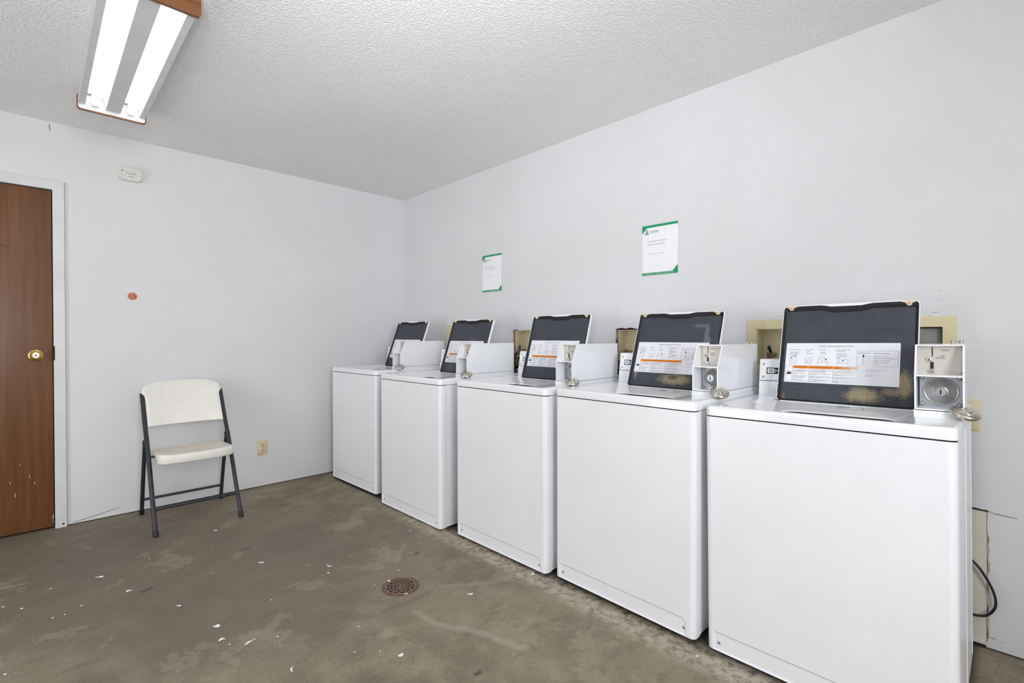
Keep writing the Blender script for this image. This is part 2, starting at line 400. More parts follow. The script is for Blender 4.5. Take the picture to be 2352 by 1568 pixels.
b = MB(); b.box(-.12, 1.0, YF-.1, YF, .006, H, 'wall'); b.box(2.0, XR+.1, YF-.1, YF, .006, H, 'wall'); b.box(1.0, 2.0, YF-.1, YF, 1.96, H, 'wall'); struct(b.build('wall_front', smooth=0))  # gap left for the added doorway fill light
# marks on the washer wall: crack over the patched cut-out, chips above the boxes
b = MB()
b.prism([(3.70,.5165),(3.86,.512),(3.905,.5085),(3.92,.5065),(3.943,.5085),(3.948,.5025),(3.92,.503),(3.90,.504),(3.70,.512)], 1, -.0012, .002, 'crack')
b.prism([(3.95,.5045),(3.985,.4995),(4.02,.4975),(4.022,.4965),(3.985,.4975),(3.952,.502)], 1, -.0009, .002, 'crack'); b.build('crack', wr, smooth=0)
b = MB(); b.prism([(3.946,.507),(3.955,.5065),(3.968,.501),(3.976,.4985),(3.968,.4965),(3.956,.4985),(3.948,.501)], 1, -.0010, .002, 'torn')
for z0, z1, w in ((.03, .13, .003), (.14, .24, .002), (.27, .33, .0035), (.34, .42, .0015)):
    b.prism([(3.947, z0), (3.949+w, z0+.02), (3.947+w, (z0+z1)/2), (3.949+w*.8, z1-.015), (3.946, z1)], 1, -.0012, .002, 'torn')
b.build('torn_edge', wr, smooth=0)
b = MB()
for x, z, w, h in ((3.81,1.320,.012,.002),(3.797,1.237,.022,.004),(3.781,1.224,.01,.003),(3.803,1.285,.03,.0015),(4.0,1.17,.006,.002),(3.96,.045,.02,.008),(3.986,.043,.01,.004),(1.95,1.60,.005,.006),(2.9,1.66,.004,.008)):
    b.prism([(x-w/2, z), (x-w*.2, z-h/2), (x+w/2, z-h*.3), (x+w*.3, z+h/2), (x-w*.3, z+h*.4)], 1, -.0006, .001, 'scuff')
for a, c in (((3.192,1.226),(3.215,1.229)), ((3.215,1.229),(3.236,1.2375)), ((3.236,1.2375),(3.262,1.242))):
    b.prism([(a[0],a[1]-.0007),(c[0],c[1]-.0007),(c[0],c[1]+.0007),(a[0],a[1]+.0007)], 1, -.0006, .001, 'scuff')
b.build('scuff_mark', wr, smooth=0)
# patch board behind the cut-out
b = MB(); b.box(3.44, 3.9445, .005, .018, .0, .504, 'patch'); b.box(3.905,3.943,-.001,.02,.0,.012,'crack'); struct(b.build('trim_1', wr, smooth=0))

# unseen window added to the back wall, behind the camera, for soft fill light
b = MB()
for x0, x1, y0, y1, z0, z1 in ((XR-.02,XR+.02,WY0-.06,WY0,WZ0-.06,WZ1+.06),(XR-.02,XR+.02,WY1,WY1+.06,WZ0-.06,WZ1+.06),(XR-.02,XR+.02,WY0,WY1,WZ1,WZ1+.06),(XR-.04,XR+.02,WY0-.06,WY1+.06,WZ0-.06,WZ0)): b.box(x0,x1,y0,y1,z0,z1,'trim')
struct(b.build('fill_window_1', smooth=0))

# door casing and door
b = MB(); cw = .0515
y0, y1 = DY0-.002, DY1
b.prism([(y1+.0, .0), (y1+cw, .0), (y1+cw, DH+cw), (y1+.0, DH)], 0, -.1, .013, 'trim')
b.prism([(y1+.0, DH), (y1+cw, DH+cw), (y0-cw, DH+cw), (y0, DH)], 0, -.1, .013, 'trim')
b.prism([(y0-cw, .0), (y0, .0), (y0, DH), (y0-cw, DH+cw)], 0, -.1, .013, 'trim')
g_ = .0022
b.prism([(y1+cw, .0), (y1+cw+g_, .0), (y1+cw+g_, DH+cw+g_), (y1+cw, DH+cw)], 0, .0002, .0012, 'worn_ink'); b.prism([(y1+cw, DH+cw), (y1+cw+g_, DH+cw+g_), (y0-cw, DH+cw+g_), (y0-cw, DH+cw)], 0, .0002, .0012, 'worn_ink')
tr = struct(b.build('trim_2', smooth=0))
q = MB(); q.lathe([(0,.0132),(.0055,.0132),(.0055,.012)], 'crack', Matrix.Translation((0,0,0)) @ Matrix.Rotation(PI/2,4,'Y') , 12); q.build('nail_hole', tr, (0, y1+.036, .02), 0)
b = MB(); b.rbox(-.04, -.002, DY0+.006, DY1-.0045, .012, DH-.006, .002, 'door'); b.box(-.09,-.05,DY0,DY1,0,DH,'dark')
dr = struct(b.build('door_1', smooth=30))
b = MB()
for y, z, L, w in ((-2.86,.35,.03,.0025),(-2.52,.32,.025,.002),(-2.60,.30,.02,.002),(-2.66,.27,.025,.0022),(-2.64,.46,.02,.0015),(-2.56,.40,.018,.0015),(-2.50,.28,.02,.002),(-2.58,.22,.03,.0022),(-2.72,.36,.03,.002)):
    b.prism([(y,z),(y+w,z+L*.3),(y+w*.6,z+L),(y-w*.3,z+L*.5)], 0, -.0019, -.0012, 'cream')
b.prism([(-2.75,1.73),(-2.66,1.688),(-2.60,1.662),(-2.60,1.6605),(-2.66,1.686),(-2.75,1.7265)], 0, -.0019, -.0012, 'crack')
for z0,z1 in ((.055,.085),(.038,.05)): b.prism([(-2.423,z0),(-2.4195,z0+.004),(-2.4185,z1),(-2.422,z1-.006)], 0, -.0019, -.0012, 'cream')
b.build('scratch', dr, smooth=0)
RX = Matrix.Rotation(PI/2, 4, 'Y')
b = MB(); b.lathe([(0,.0),(.034,.0),(.0345,.004),(.031,.0075),(.024,.009),(.0,.009)], 'brass', RX, 40); kn = b.build('knob_rose', dr, (-.002, -2.489, 1.039))
b = MB(); b.lathe([(.011,.008),(.011,.024),(.016,.03),(.023,.037),(.0255,.047),(.024,.056),(.019,.061),(.013,.062),(.0,.062)], 'brass', RX, 40); b.lathe([(0,.0628),(.0125,.0628),(.0135,.0615)], 'brass_pale', RX, 24); b.lathe([(0,.0636),(.0052,.0636),(.0052,.062)], 'slot', RX, 14); b.build('door_knob', dr, (-.002, -2.489, 1.039))
b = MB(); b.box(-.02,.0145,DY1-.004,DY1+.005,1.008,1.092,'crack'); b.build('strike_plate', dr, smooth=0)

# ------------------------------------------------------------------ ceiling light
lx0, lx1, lyc, lzb = .661, 1.901, -2.187, 2.317
lt = empty('fluorescent_fixture', (1.28, lyc, lzb), 0, 'two-tube fluorescent ceiling light with wood-grain end boards', 'ceiling light')
def L(p): return (p[0]-1.28, p[1]-lyc, p[2]-lzb)
def endboard(x, s):
    b = MB(); pts = rrect(-.1435, .1435, 0, .079, .014, 5)
    b.prism(pts, 0, min(x, x+s*.017), max(x, x+s*.017), 'light_wood'); o = b.build('end_board', lt)
    k = MB(); pp = rrect(-.1385, .1385, .005, .078, .012, 5); k.prism(pp, 0, min(x, x-s*.002), max(x, x-s*.002), 'fixture_white')
    for yy in (-.10, -.045, .045, .10): k.lathe([(0,-.0022),(.0028,-.0022),(.0028,0)], 'fixture_grey', Matrix.Translation((x-s*.002, yy, .012)) @ Matrix.Rotation(s*PI/2,4,'Y'), 8)
    k.build('end_liner', o); return o
endboard(lx0-1.28, -1); endboard(lx1-1.28, 1)
X0, X1 = lx0-1.28+.004, lx1-1.28-.004
# pan: trough reflectors, ballast cover, side rails
b = MB(); prof = [(-.112,.03),(-.104,.085),(-.046,.085),(-.031,.032)]
for s in (1, -1):
    pts = [(p[0]*s, p[1]) for p in prof]; b.loops([[(X0, y, z) for y, z in pts], [(X1, y, z) for y, z in pts]], 'fixture_white', False)
b.build('reflector', lt, smooth=0)
b = MB(); b.prism([(-.0305,.022),(.0305,.022),(.0305,.034),(-.0305,.034)], 0, X0, X1, 'fixture_grey')
for xx in (X0+.03, X1-.03): b.lathe([(0,-.0005),(.003,-.0005),(.003,.002)], 'slot', Matrix.Translation((xx,0,.0215)), 8)
b.build('ballast_cover', lt, smooth=0)
for s in (1, -1):
    b = MB(); pts = [(s*.1115,.026),(s*.1365,.026),(s*.1365,.11),(s*.1335,.11),(s*.1335,.031),(s*.1115,.031)]
    b.prism(pts, 0, X0, X1, 'fixture_grey'); b.build('side_rail', lt, smooth=0)
b = MB(); b.box(X0, X1, -.1335, .1335, .086, .1095, 'fixture_white'); b.build('housing', lt, smooth=0)
for s in (1, -1):
    t = MB(); t.tube([(X0+.03, s*.0735, .04), (X1-.03, s*.0735, .04)], .019, 'tube', 20, True); to = t.build('fluorescent_tube', lt)
    for e, x in ((1, X1-.03), (-1, X0+.03)):
        k = MB(); k.tube([(x-e*.004, s*.0735, .04), (x+e*.013, s*.0735, .04)], .0188, 'tubecap', 20); k.build('end_cap', to)
        k = MB(); k.rbox(min(x+e*.0135, x+e*.021), max(x+e*.0135, x+e*.021), s*.0735-.014, s*.0735+.014, .022, .085, .003, 'tubecap'); k.build('lamp_holder', lt)

# ------------------------------------------------------------------ wall things
# detector
dt = empty('carbon_monoxide_detector', (0, -2.045, 2.196), 0, 'white oval-cornered alarm mounted high on the wall beside the door', 'detector')
def wallx(pts, x): return [(x, -p[0], p[1]) for p in pts]
b = MB(); o1 = rrect(-.0625,.0625,-.041,.041,.022,6); o2 = rrect(-.058,.058,-.037,.037,.02,6); bul = lambda P: [(y*(1-.02*(z/.04)**2), z*(1+.10*(1-(y/.0625)**2))) for y, z in P]
o1, o2 = bul(o1), bul(o2)
b.loops([[(0,y,z) for y,z in o1],[(.026,y,z) for y,z in o1],[(.034,y,z) for y,z in o2]], 'detector', True, True, True); b.build('cover', dt)
b = MB(); pts = [(.0348, .026*math.cos(a)+.002, .012+.011*math.sin(a)) for a in [PI*.95+PI*1.1*i/16 for i in range(17)]]; b.tube(pts, .0011, 'detector_dark', 6); b.lathe([(0,.0012),(.002,.0012),(.002,0)], 'slot', Matrix.Translation((.0342,.001,.001))@RX, 10); b.build('test_button', dt)
b = MB(); b.prism([(-.046,.014),(-.038,.012),(-.036,.018),(-.041,.019)], 0, .0338, .0348, 'slot'); b.tube([(.0346,-.05,.012),(.0346,-.049,.009),(.0346,-.046,.008)], .001, 'detector_dark', 6); b.build('indicator_mark', dt)
b = MB(); b.box(.0338,.0346,-.014,-.001,-.0185,-.0155,'detector_dark'); b.box(.0338,.0346,.001,.014,-.0195,-.0165,'detector_dark'); b.build('nameplate', dt)
# orange disc
od = empty('mounting_plate', (0, -2.0375, 1.4115), 0, 'small round orange plate with two screw holes on the wall above the chair', 'plate')
b = MB(); b.lathe([(0,.005),(.021,.005),(.0238,.0035),(.0245,0)], 'orange', RX, 32); b.build('disc', od)
for y in (-.0125, .0125): b = MB(); b.lathe([(0,.0055),(.0035,.0055),(.0035,.004)], 'slot', RX, 12); b.build('screw_hole', od, (0, y, .002))
b = MB(); b.rbox(0,.0062,-.005,.006,-.003,.004,.001,'valve'); b.build('contact', od)
# duplex outlet
ot = empty('wall_outlet', (0, -1.2535, .297), 0, 'beige duplex outlet low on the wall right of the folding chair', 'outlet')
b = MB(); b.loops([[(x,y,z) for y,z in rrect(-w,w,-h,h,.004,4)] for x,w,h in ((0,.0355,.0575),(.004,.0355,.0575),(.006,.0325,.0545))], 'almond', True, True, True); b.build('cover_plate', ot)
for dz in (.0195, -.0195):
    b = MB(); b.lathe([(0,.0085),(.0155,.0085),(.0165,.006)], 'almond', RX, 24); s = b.build('receptacle', ot, (0,0,dz))
    b = MB(); b.box(.0086,.0092,-.0075,-.005,-.001,.008,'slot'); b.box(.0086,.0092,.005,.0075,0,.0075,'slot'); b.lathe([(0,.0092),(.0026,.0092),(.0026,.0086)],'slot',Matrix.Translation((0,0,-.0075))@RX,10); b.build('socket_slot', s)
b = MB(); b.lathe([(0,.0075),(.003,.007),(.003,.006)], 'almond', RX, 10); b.build('screw', ot)
# blank plate right of the last washer
bp = empty('wall_plate', (3.886, 0, .8535), 0, 'beige outlet cover plate low on the wall behind the nearest washer', 'wall plate')
b = MB(); b.loops([[(x,y,z) for x,z in rrect(-w,w,-h,h,.004,4)] for y,w,h in ((0,.0365,.0575),(-.004,.0365,.0575),(-.006,.0335,.0545))], 'almond', True, True, True); b.build('cover_plate', bp)
b = MB(); b.lathe([(0,.0085),(.0155,.0085),(.0165,.006)], 'almond', Matrix.Rotation(PI/2,4,'X'), 20); b.build('receptacle', bp, (0,0,.0195))
# notices
def notice(loc, label, tilt):
    w, h = .2155, .2795
    o = empty('notice_sign', loc, 0, label, 'notice', 'paper notices on the washer wall'); o.rotation_euler = (0, tilt, 0)
    s = MB(); n = 10; P = []
    for j in range(n+1): P.append([(w*i/n, -.0012-.0022*(math.sin(PI*i/n)*.4+.6*(j/n)*(i/n)), -h*j/n) for i in range(n+1)])
    s.keep = True
    s.loops(P, 'paper', False); p = s.build('sheet', o, smooth=60)
    t = Sheet(); k = 18
    g = .0125
    t.poly([(0,0),(0,.043),(.029,g),(w,g),(w,0)], 'green', k); t.poly([(0,h),(w,h),(w,h-.046),(w-.03,h-g),(0,h-g)], 'green', k)
    for u0, u1 in ((.02,.065),(.075,.078),(.085,.125),(.13,.165),(.17,.195)): t.rect(u0, h-.0072, u1, h-.0056, 'paper', k+1)
    # emblem: tree on waves inside a rounded triangle
    c = (.029,.038)
    t.path([(c[0]-.014,c[1]+.012),(c[0]-.003,c[1]-.016),(c[0]+.003,c[1]-.016),(c[0]+.014,c[1]+.012),(c[0]-.014,c[1]+.012)], .0009, 'inkgrey', k)
    for dv, hw in ((-.011,.003),(-.005,.005),(.001,.007)): t.poly([(c[0],c[1]+dv-.004),(c[0]-hw,c[1]+dv+.004),(c[0]+hw,c[1]+dv+.004)], 'teal', k)
    t.poly([(c[0]-.011,c[1]+.0105),(c[0]-.009,c[1]+.0055),(c[0],c[1]+.0075),(c[0]+.009,c[1]+.0055),(c[0]+.011,c[1]+.0105)], 'teal', k)
    t.text('C', .049, .0405, .0095, 'ink', k=k); t.text('ENTURY', .0585, .0405, .0072, 'ink', width=.045, k=k)
    t.rect(.053,.0445,.104,.0452,'inkgrey',k)
    t.text('Please Do Not Overload the', .036, .093, .0042, 'ink', width=.11, k=k); t.text('Washer & Dryer Machines', .036, .1105, .0042, 'ink', width=.105, k=k)
    t.text('Thank You for your cooperation', .037, .162, .0032, 'ink', width=.098, k=k)
    t.build('printing', p, smooth=0); return o
notice((1.133, 0, 1.768), 'white paper notice with green corners nearest the room corner', 0.0)
notice((2.528, 0, 1.771), 'white paper notice with green corners farther from the room corner, above the second-nearest washer', .004)

# ------------------------------------------------------------------ recessed valve boxes
def valve_box(x0, x1, z0, z1, depth, label, frame=None, inner='beige_in', xo=0, back='beige_in'):
    o = empty('recessed_valve_box', ((x0+x1)/2, 0, z0), 0, label, 'valve box'); cx = (x0+x1)/2; hw = (x1-x0)/2; h = z1-z0
    b = MB(); d0 = .001 if frame is None else -.001
    b.keep = False; t = .003
    b.box(-hw,-hw+t,d0,depth,0,h,inner); b.box(hw-t,hw,d0,depth,0,h,inner); b.box(-hw,hw,d0,depth,h-t,h,inner); b.box(-hw,hw,d0,depth,0,t,inner)
    b.build('box_shell', o, smooth=0)
    k = MB(); k.box(-hw,hw,depth-t,depth,0,h,back); k.build('back_panel', o, smooth=0)
    if frame:
        a, c = frame; ch = .014
        out = [(-hw-a,-a),(hw+a,-a),(hw+a,h+a),(-hw-a+ch,h+a),(-hw-a,h+a-ch)] if c else [(-hw-a,-a),(hw+a,-a),(hw+a,h+a),(-hw-a,h+a)]
        f = MB(); t0, t1 = -.006, -.0008
        rects = [(-hw-a,-hw+.001,-a,h+a-(ch if c else 0)),(hw-.001,hw+a,-a,h+a),(-hw-a+(ch if c else 0),hw+a,h-.001,h+a),(-hw,hw,-a,.001)]
        f.prism([(-hw-a,-a),(-hw,-a),(-hw,h),(-hw-a+(ch if c else a), h+a),(-hw-a, h+a-(ch if c else 0))] if c else [(-hw-a,-a),(-hw,-a),(-hw,h),(-hw-a,h+a)], 1, t0, t1, 'beige')
        f.prism([(-hw-a+(ch if c else 0),h+a),(-hw,h),(hw,h),(hw+a,h+a)], 1, t0, t1, 'beige')
        f.prism([(hw,h),(hw,-a),(hw+a,-a),(hw+a,h+a)], 1, t0, t1, 'beige'); f.prism([(-hw,-a),(-hw,0),(hw,0),(hw,-a)], 1, t0, t1, 'beige')
        f.build('face_frame', o, smooth=0)
        for sx in (-1, 1):
            s = MB(); s.lathe([(0,.002),(.004,.0015),(.0045,0)], 'valve', Matrix.Rotation(PI/2,4,'X'), 12); s.build('screw', o, (sx*(hw+a*.55), -.006, h*.55))
    return o
valve_box(.712, .975, 1.01, 1.194, .085, 'beige framed wall box peeking out behind the second washer from the corner', (.042, True))
valve_box(1.490, 1.79, 1.0, 1.1895, .085, 'unframed beige box set in the ragged wall hole left of the middle washer lid')
valve_box(2.366, 2.68, 1.005, 1.183, .08, 'unframed beige box in a torn wall hole left of the second-nearest washer lid')
valve_box(3.147, 3.425, 1.005, 1.181, .085, 'beige framed wall box with blue valve left of the nearest washer lid', (.042, False))
vb5 = valve_box(3.575, 3.818, 1.005, 1.181, .085, 'beige framed wall box with grey plate right of the nearest washer lid', (.040, False), 'crack', 0, 'greyplate')
b = MB(); b.box(-.1165, .1165, .022, .026, .003, .171, 'greyplate'); b.build('blanking_plate', vb5, smooth=0)
b = MB(); b.box(1.463, 1.4895, .0135, .06, .93, 1.191, 'stud'); struct(b.build('trim_3', wr, smooth=0))
b = MB(); b.prism(jag([(2.346,1.186),(2.69,1.186),(2.69,1.199),(2.346,1.193)], .02, .002, rr), 1, .010, .03, 'crack'); b.prism(jag([(2.349,.95),(2.362,.95),(2.364,1.19),(2.350,1.19)], .02, .002, rr), 1, .010, .03, 'stud'); struct(b.build('trim_4', wr, smooth=0))

def valve(loc, label, blue=True, handle=(-.012, .03), rot=0, tail=.034):
    o = empty('water_valve', loc, rot, label, 'valve')
    b = MB(); b.tube([(0,tail,0),(0,.0,0),(0,-.012,-.002),(0,-.024,-.010),(0,-.036,-.02)], [.010,.012,.014,.013,.012], 'valve', 14)
    b.lathe([(0,.012),(.013,.012),(.016,.006),(.016,-.006),(.013,-.012),(0,-.012)], 'valve', Matrix.Translation((-.008,-.004,.0)) @ Matrix.Rotation(PI/2,4,'Y'), 8); b.build('valve_body', o)
    b = MB(); b.tube([(0,-.034,-.018),(.0,-.052,-.028),(.002,-.066,-.048),(.010,-.070,-.09),(.024,-.070,-.16),(.03,-.070,-.24)], .0095, 'rubber', 12); b.build('hose', o)
    if blue:
        b = MB(); hx, hz = handle; b.tube([(0,-.006,.006),(hx*.4,-.01,.016),(hx,-.014,hz+.006)], [.0045,.006,.0085], 'blue' if blue == 1 else 'rubber', 12)
        if blue == 2: b.lathe([(0,.0012),(.0065,.0012),(.0085,-.001)], 'blue', Matrix.Translation((hx,-.0145,hz+.0065)) @ Matrix.Rotation(PI/2.6,4,'X'), 12)
        b.build('handle', o)
    return o
valve((1.523, .018, 1.043), 'tarnished valve with blue lever in the ragged hole left of the middle washer lid', 1, (.010, .032), 0, .062)
valve((2.405, .041, 1.052), 'dark valve elbow in the torn hole left of the second-nearest washer lid', 0)
valve((3.200, .045, 1.056), 'tarnished valve with blue-tipped black lever behind the nearest washer console', 2, (-.010, .032))
# ------------------------------------------------------------------ washers
W, DP = .686, .70
x0s = [.15545563, .97892727, 1.77541804, 2.50194573, 3.2255]
fys = [-.7673, -.79786, -.76192, -.74437, -.7311]
rzs = [.02124, .00736, .00433, -.01871, -.0046]
bzs = [.00404, -.00452, -.00062, .00408, -.0028]
hw = W/2
YFLIP = False
def front_profile(r=.02, ret=.042, n=6):
    pts = [(-hw, ret)]
    for i in range(n+1): a = PI+PI/2*i/n; pts.append((-hw+r+r*math.cos(a), r+r*math.sin(a)))
    for i in range(n+1): a = -PI/2+PI/2*i/n; pts.append((hw-r+r*math.cos(a), r+r*math.sin(a)))
    pts.append((hw, ret)); return pts
WASH = []
root = empty('washing_machine', (0, 0, 0))
# front panel with stamped toe recess
b = MB(); fp = front_profile(); zb, zt = .015, .8605; half = len(fp)//2
for part in (fp[:half], fp[half:]):
    b.loops([[(x, y, zb) for x, y in part], [(x, y, zt) for x, y in part]], 'enamel_matt', False)
xa, xb_ = -hw+.02, hw-.02; ta, tb, th, r = -hw+.021, hw-.034, .083, .022
arc = [(tb-r+r*math.cos(a), th-r+r*math.sin(a)) for a in [PI/2*i/6 for i in range(7)]]
out = [(tb, zb)]+arc+[(ta, th), (ta, zb)]
inn = [(tb-.0075, zb)]+[(tb-r+(r-.0075)*math.cos(a), th-r+(r-.0075)*math.sin(a)) for a in [PI/2*i/6 for i in range(7)]]+[(ta+.0075, th-.0075), (ta+.0075, zb)]
b.add([(xa,0,zb)]+[(x,0,z) for x, z in reversed(out)]+[(xb_,0,zb),(xb_,0,zt),(xa,0,zt)], [tuple(range(len(out)+4))], 'enamel_matt')
b.loops([[(x,0,z) for x,z in out],[(x,.0055,z) for x,z in inn]], 'enamel_matt', False)
b.add([(x,.0055,z) for x,z in inn], [tuple(range(len(inn)))], 'enamel_matt')
b.add([(x,y,zb) for x,y in fp],[tuple(range(len(fp)))],'enamel_matt')
b.build('front_panel', root, smooth=40)
for sx in (1, -1):
    b = MB(); xx = sx*hw
    b.box(min(xx-sx*.003,xx-sx*.008), max(xx-sx*.003,xx-sx*.008), .044, .60, .018, .862, 'enamel_matt'); b.box(min(xx-sx*.005,xx-sx*.01), max(xx-sx*.005,xx-sx*.01), .60, .69, .018, .862, 'enamel_matt'); b.box(min(xx-sx*.001,xx-sx*.008), max(xx-sx*.001,xx-sx*.008), .044, .056, .018, .862, 'enamel_matt')
    for yy in (.33, .585): b.rbox(min(xx-sx*.0012,xx-sx*.006), max(xx-sx*.0012,xx-sx*.006), yy, yy+.014, .03, .855, .0015, 'enamel_matt', 1)
    b.build('side_panel', root, smooth=0)
b = MB(); b.box(-hw+.012,hw-.012,.678,.69,.03,.87,'cavity'); b.box(-hw+.012,hw-.012,.012,.016,.05,.868,'dark'); b.box(-hw+.012,-hw+.016,.012,.68,.05,.868,'dark'); b.box(hw-.016,hw-.012,.012,.68,.05,.868,'dark'); b.box(-hw+.03,hw-.03,.03,.66,.03,.05,'dark'); b.build('inner_frame', root, smooth=0)
# deck
NZ = .8985
def rl(x0, x1, y0, y1, r, z): return [(x, y, z) for x, y in rrect(x0, x1, y0, y1, r, 8)]
b = MB(); R_ = .02; e = .011
L_ = [rl(-hw,hw,0,DP,R_,.8645)]
for i in range(5):
    a = PI/2*i/4; L_.append(rl(-hw+e-e*math.cos(a), hw-e+e*math.cos(a), e-e*math.cos(a), DP-e+e*math.cos(a), R_, NZ-e+e*math.sin(a)))
L_ += [rl(-.265,.224,.024,.44,.03,NZ), rl(-.258,.219,.029,.436,.03,NZ-.002), rl(-.235,.217,.032,.432,.03,NZ-.0055), rl(-.228,.216,.034,.430,.03,NZ-.006),
       rl(-.150,.19,.040,.252,.05,NZ-.0225), rl(-.147,.187,.043,.249,.05,NZ-.027)]
b.loops(L_, 'enamel', True)
b.loops([rl(-.147,.187,.043,.249,.05,NZ-.027), rl(-.14,.18,.05,.242,.05,.80), rl(-.14,.18,.05,.242,.05,.70)], 'dark', True, False, True)
b.build('top_deck', root, smooth=40)
# printed rating label on the deck flange
s = Sheet(); s.rect(0,0,.16,.034,'sticker',0)
s.rect(.004,.004,.010,.009,'ink'); s.text('MAYTAG', .012,.009,.0042,'ink',width=.022); s.rect(.004,.026,.024,.0275,'ink')
s.rect(.038,.006,.043,.008,'ink'); s.text('WASHER', .038,.0165,.0045,'ink',width=.024); s.rect(.038,.020,.043,.0215,'ink'); s.text('120V 60Hz',.038,.0285,.004,'ink',width=.016)
u = .066; rb = random.Random(2)
while u < .106: w = rb.choice((.0006,.0009,.0014)); s.rect(u,.006,u+w,.0145,'ink'); u += w+rb.choice((.0006,.0009))
u = .066
while u < .100: w = rb.choice((.0005,.0008)); s.rect(u,.0185,u+w,.026,'inkgrey'); u += w+rb.choice((.0006,.0009))
for uu in (.126,.133,.14,.146): s.rect(uu,.007,uu+.004,.010,'ink')
s.poly([(.145,.014),(.151,.017),(.150,.021),(.146,.019)],'ink'); s.path([(.155,.012),(.159,.012),(.159,.032),(.09,.032)],.0006,'ink'); s.rect(.147,.024,.152,.027,'ink')
sl = s.build('rating_label', root, smooth=0)
ang = math.atan2(.0165, .178); sl.scale = (1, 1, 1.5)
sl.location = (-.075, .385, NZ-.0092); sl.rotation_euler = (-(PI/2-ang)+0, 0, -.0)
# console
b = MB(); cx0, cx1 = -hw+.019, .21
b.prism([(.49,.8985),(.494,.960),(.4965,.962),(.5095,1.049),(.513,1.0525),(.66,1.0525),(.66,.8985)], 0, cx0, cx1, 'enamel'); co_ = b.build('control_console', root, smooth=25)
b = MB(); b.box(cx0+.001,cx1-.001,.4935,.505,.9596,.9618,'cavity'); b.build('console_seam', co_, smooth=0)
lean = math.atan2(.013, .087)
for z in (.976, 1.031):
    b = MB(); b.lathe([(0,.0025),(.0035,.002),(.0045,0)], 'screw', Matrix.Rotation(PI/2,4,'X'), 12); o = b.build('screw', co_, (-hw+.034, .4965+(z-.962)*.149, z))
s = Sheet(); s.rect(0,0,.13,.027,'badge',1); s.poly([(u, v) for u, v in reversed(rrect(.0035,.031,.0035,.0235,.004,4))],'sticker',2)
for uu in (.009,.0145,.02): s.poly([(uu,.008),(uu+.0035,.019),(uu+.0058,.019),(uu+.0025,.008)],'badge',3)
s.text('M', .034,.0205,.0125,'sticker',width=.0145,k=2); s.text('AYTAG', .050,.0205,.0105,'sticker',width=.072,k=2)
bd = s.build('brand_badge', co_, smooth=0); bd.location = (-hw+.047, .4965+(1.0168-.962)*.149-.0004, 1.0168); bd.rotation_euler = (-lean, 0, 0)
# lid
LW, LL = .445, .405
lid_pos = (.0, .41, NZ-.0085)
def lid_outline(ins, topx=0, dip=0):
    x0, x1, z0, z1, r = -LW/2+ins, LW/2-ins, ins, LL-ins-topx, max(.016-ins*.5, .006); pts = []
    for cx, cz, a in ((x1-r, z0+r, -PI/2), (x1-r, z1-r, 0)):
        for i in range(9): q = a+PI/2*i/8; pts.append((cx+r*math.cos(q), cz+r*math.sin(q)))
    for i in range(1, 24):
        x = x1-r+(x0+r-x1+r)*i/24; t = max(0., 1-abs(x+.0)/.085); t = min(1., t*2.2); t = t*t*(3-2*t); pts.append((x, z1-dip*t))
    for cx, cz, a in ((x0+r, z1-r, PI/2), (x0+r, z0+r, PI)):
        for i in range(9): q = a+PI/2*i/8; pts.append((cx+r*math.cos(q), cz+r*math.sin(q)))
    return pts
b = MB(); lo = lambda ins, y, t=0, d=0: [(x, y, z) for x, z in lid_outline(ins, t, d)]
b.loops([lo(.007,.020), lo(.0025,.019), lo(0,.015), lo(0,.001), lo(.0012,-.0004), lo(.0026,-.0002,.002,.007), lo(.005,.004,.002,.007)], 'enamel', True, True, False)
lid = b.build('lid', root, lid_pos, 45, (-math.radians(17), 0, 0))
b = MB(); b.loops([lo(.0026,.0003,.002,.007), lo(.0045,-.0006,.003,.008), lo(.0065,.0003,.005,.009), lo(.010,.007,.011,.010), lo(.0115,.009,.0125,.010)], 'dark', True, False, False)
b.loops([lo(.020,.009,.020,.010), lo(.024,.0075,.026,.010), lo(.06,.007,.06,.010)], 'linerX', True, False, True) if False else None
liner_rim = b.build('liner_rim', lid, smooth=50)
b = MB(); M['liner_none'] = mat_liner('lid_liner', []); b.loops([lo(.011,.009,.012,.010), lo(.016,.0078,.019,.010)], 'liner_none', True, False, True); b.build('liner', lid, smooth=50)
for sx, xx in ((-1, -.192), (1, .192)):
    b = MB(); Rf = Matrix.Rotation(PI/2,4,'X'); zc = LL-.0135
    b.lathe([(.0033,.0005),(.0035,.005),(.0075,.005),(.0088,.003),(.0088,-.004)], 'cream', Matrix.Translation((xx,0,zc)) @ Rf, 20); b.lathe([(0,.001),(.0034,.001)], 'stud', Matrix.Translation((xx,0,zc)) @ Rf, 12)
    b.prism([(xx-.025,LL-.0055),(xx-.009,zc+.001),(xx+.009,zc+.001),(xx+.025,LL-.0055),(xx+.02,LL-.0028),(xx-.02,LL-.0028)], 1, -.003, .003, 'cream'); b.build('bumper', lid, smooth=40)
# chipped, rusty spots on the lid edge
b = MB()
for z, hh in ((.018,.016),(.05,.006),(.066,.012)): b.prism([(-LW/2+.0025,z),(-LW/2+.0048,z+hh*.2),(-LW/2+.0042,z+hh*.6),(-LW/2+.0055,z+hh*.8),(-LW/2+.0025,z+hh)], 1, -.0010, .001, 'coinpanel')
b.build('chipped_edge', lid, smooth=0)
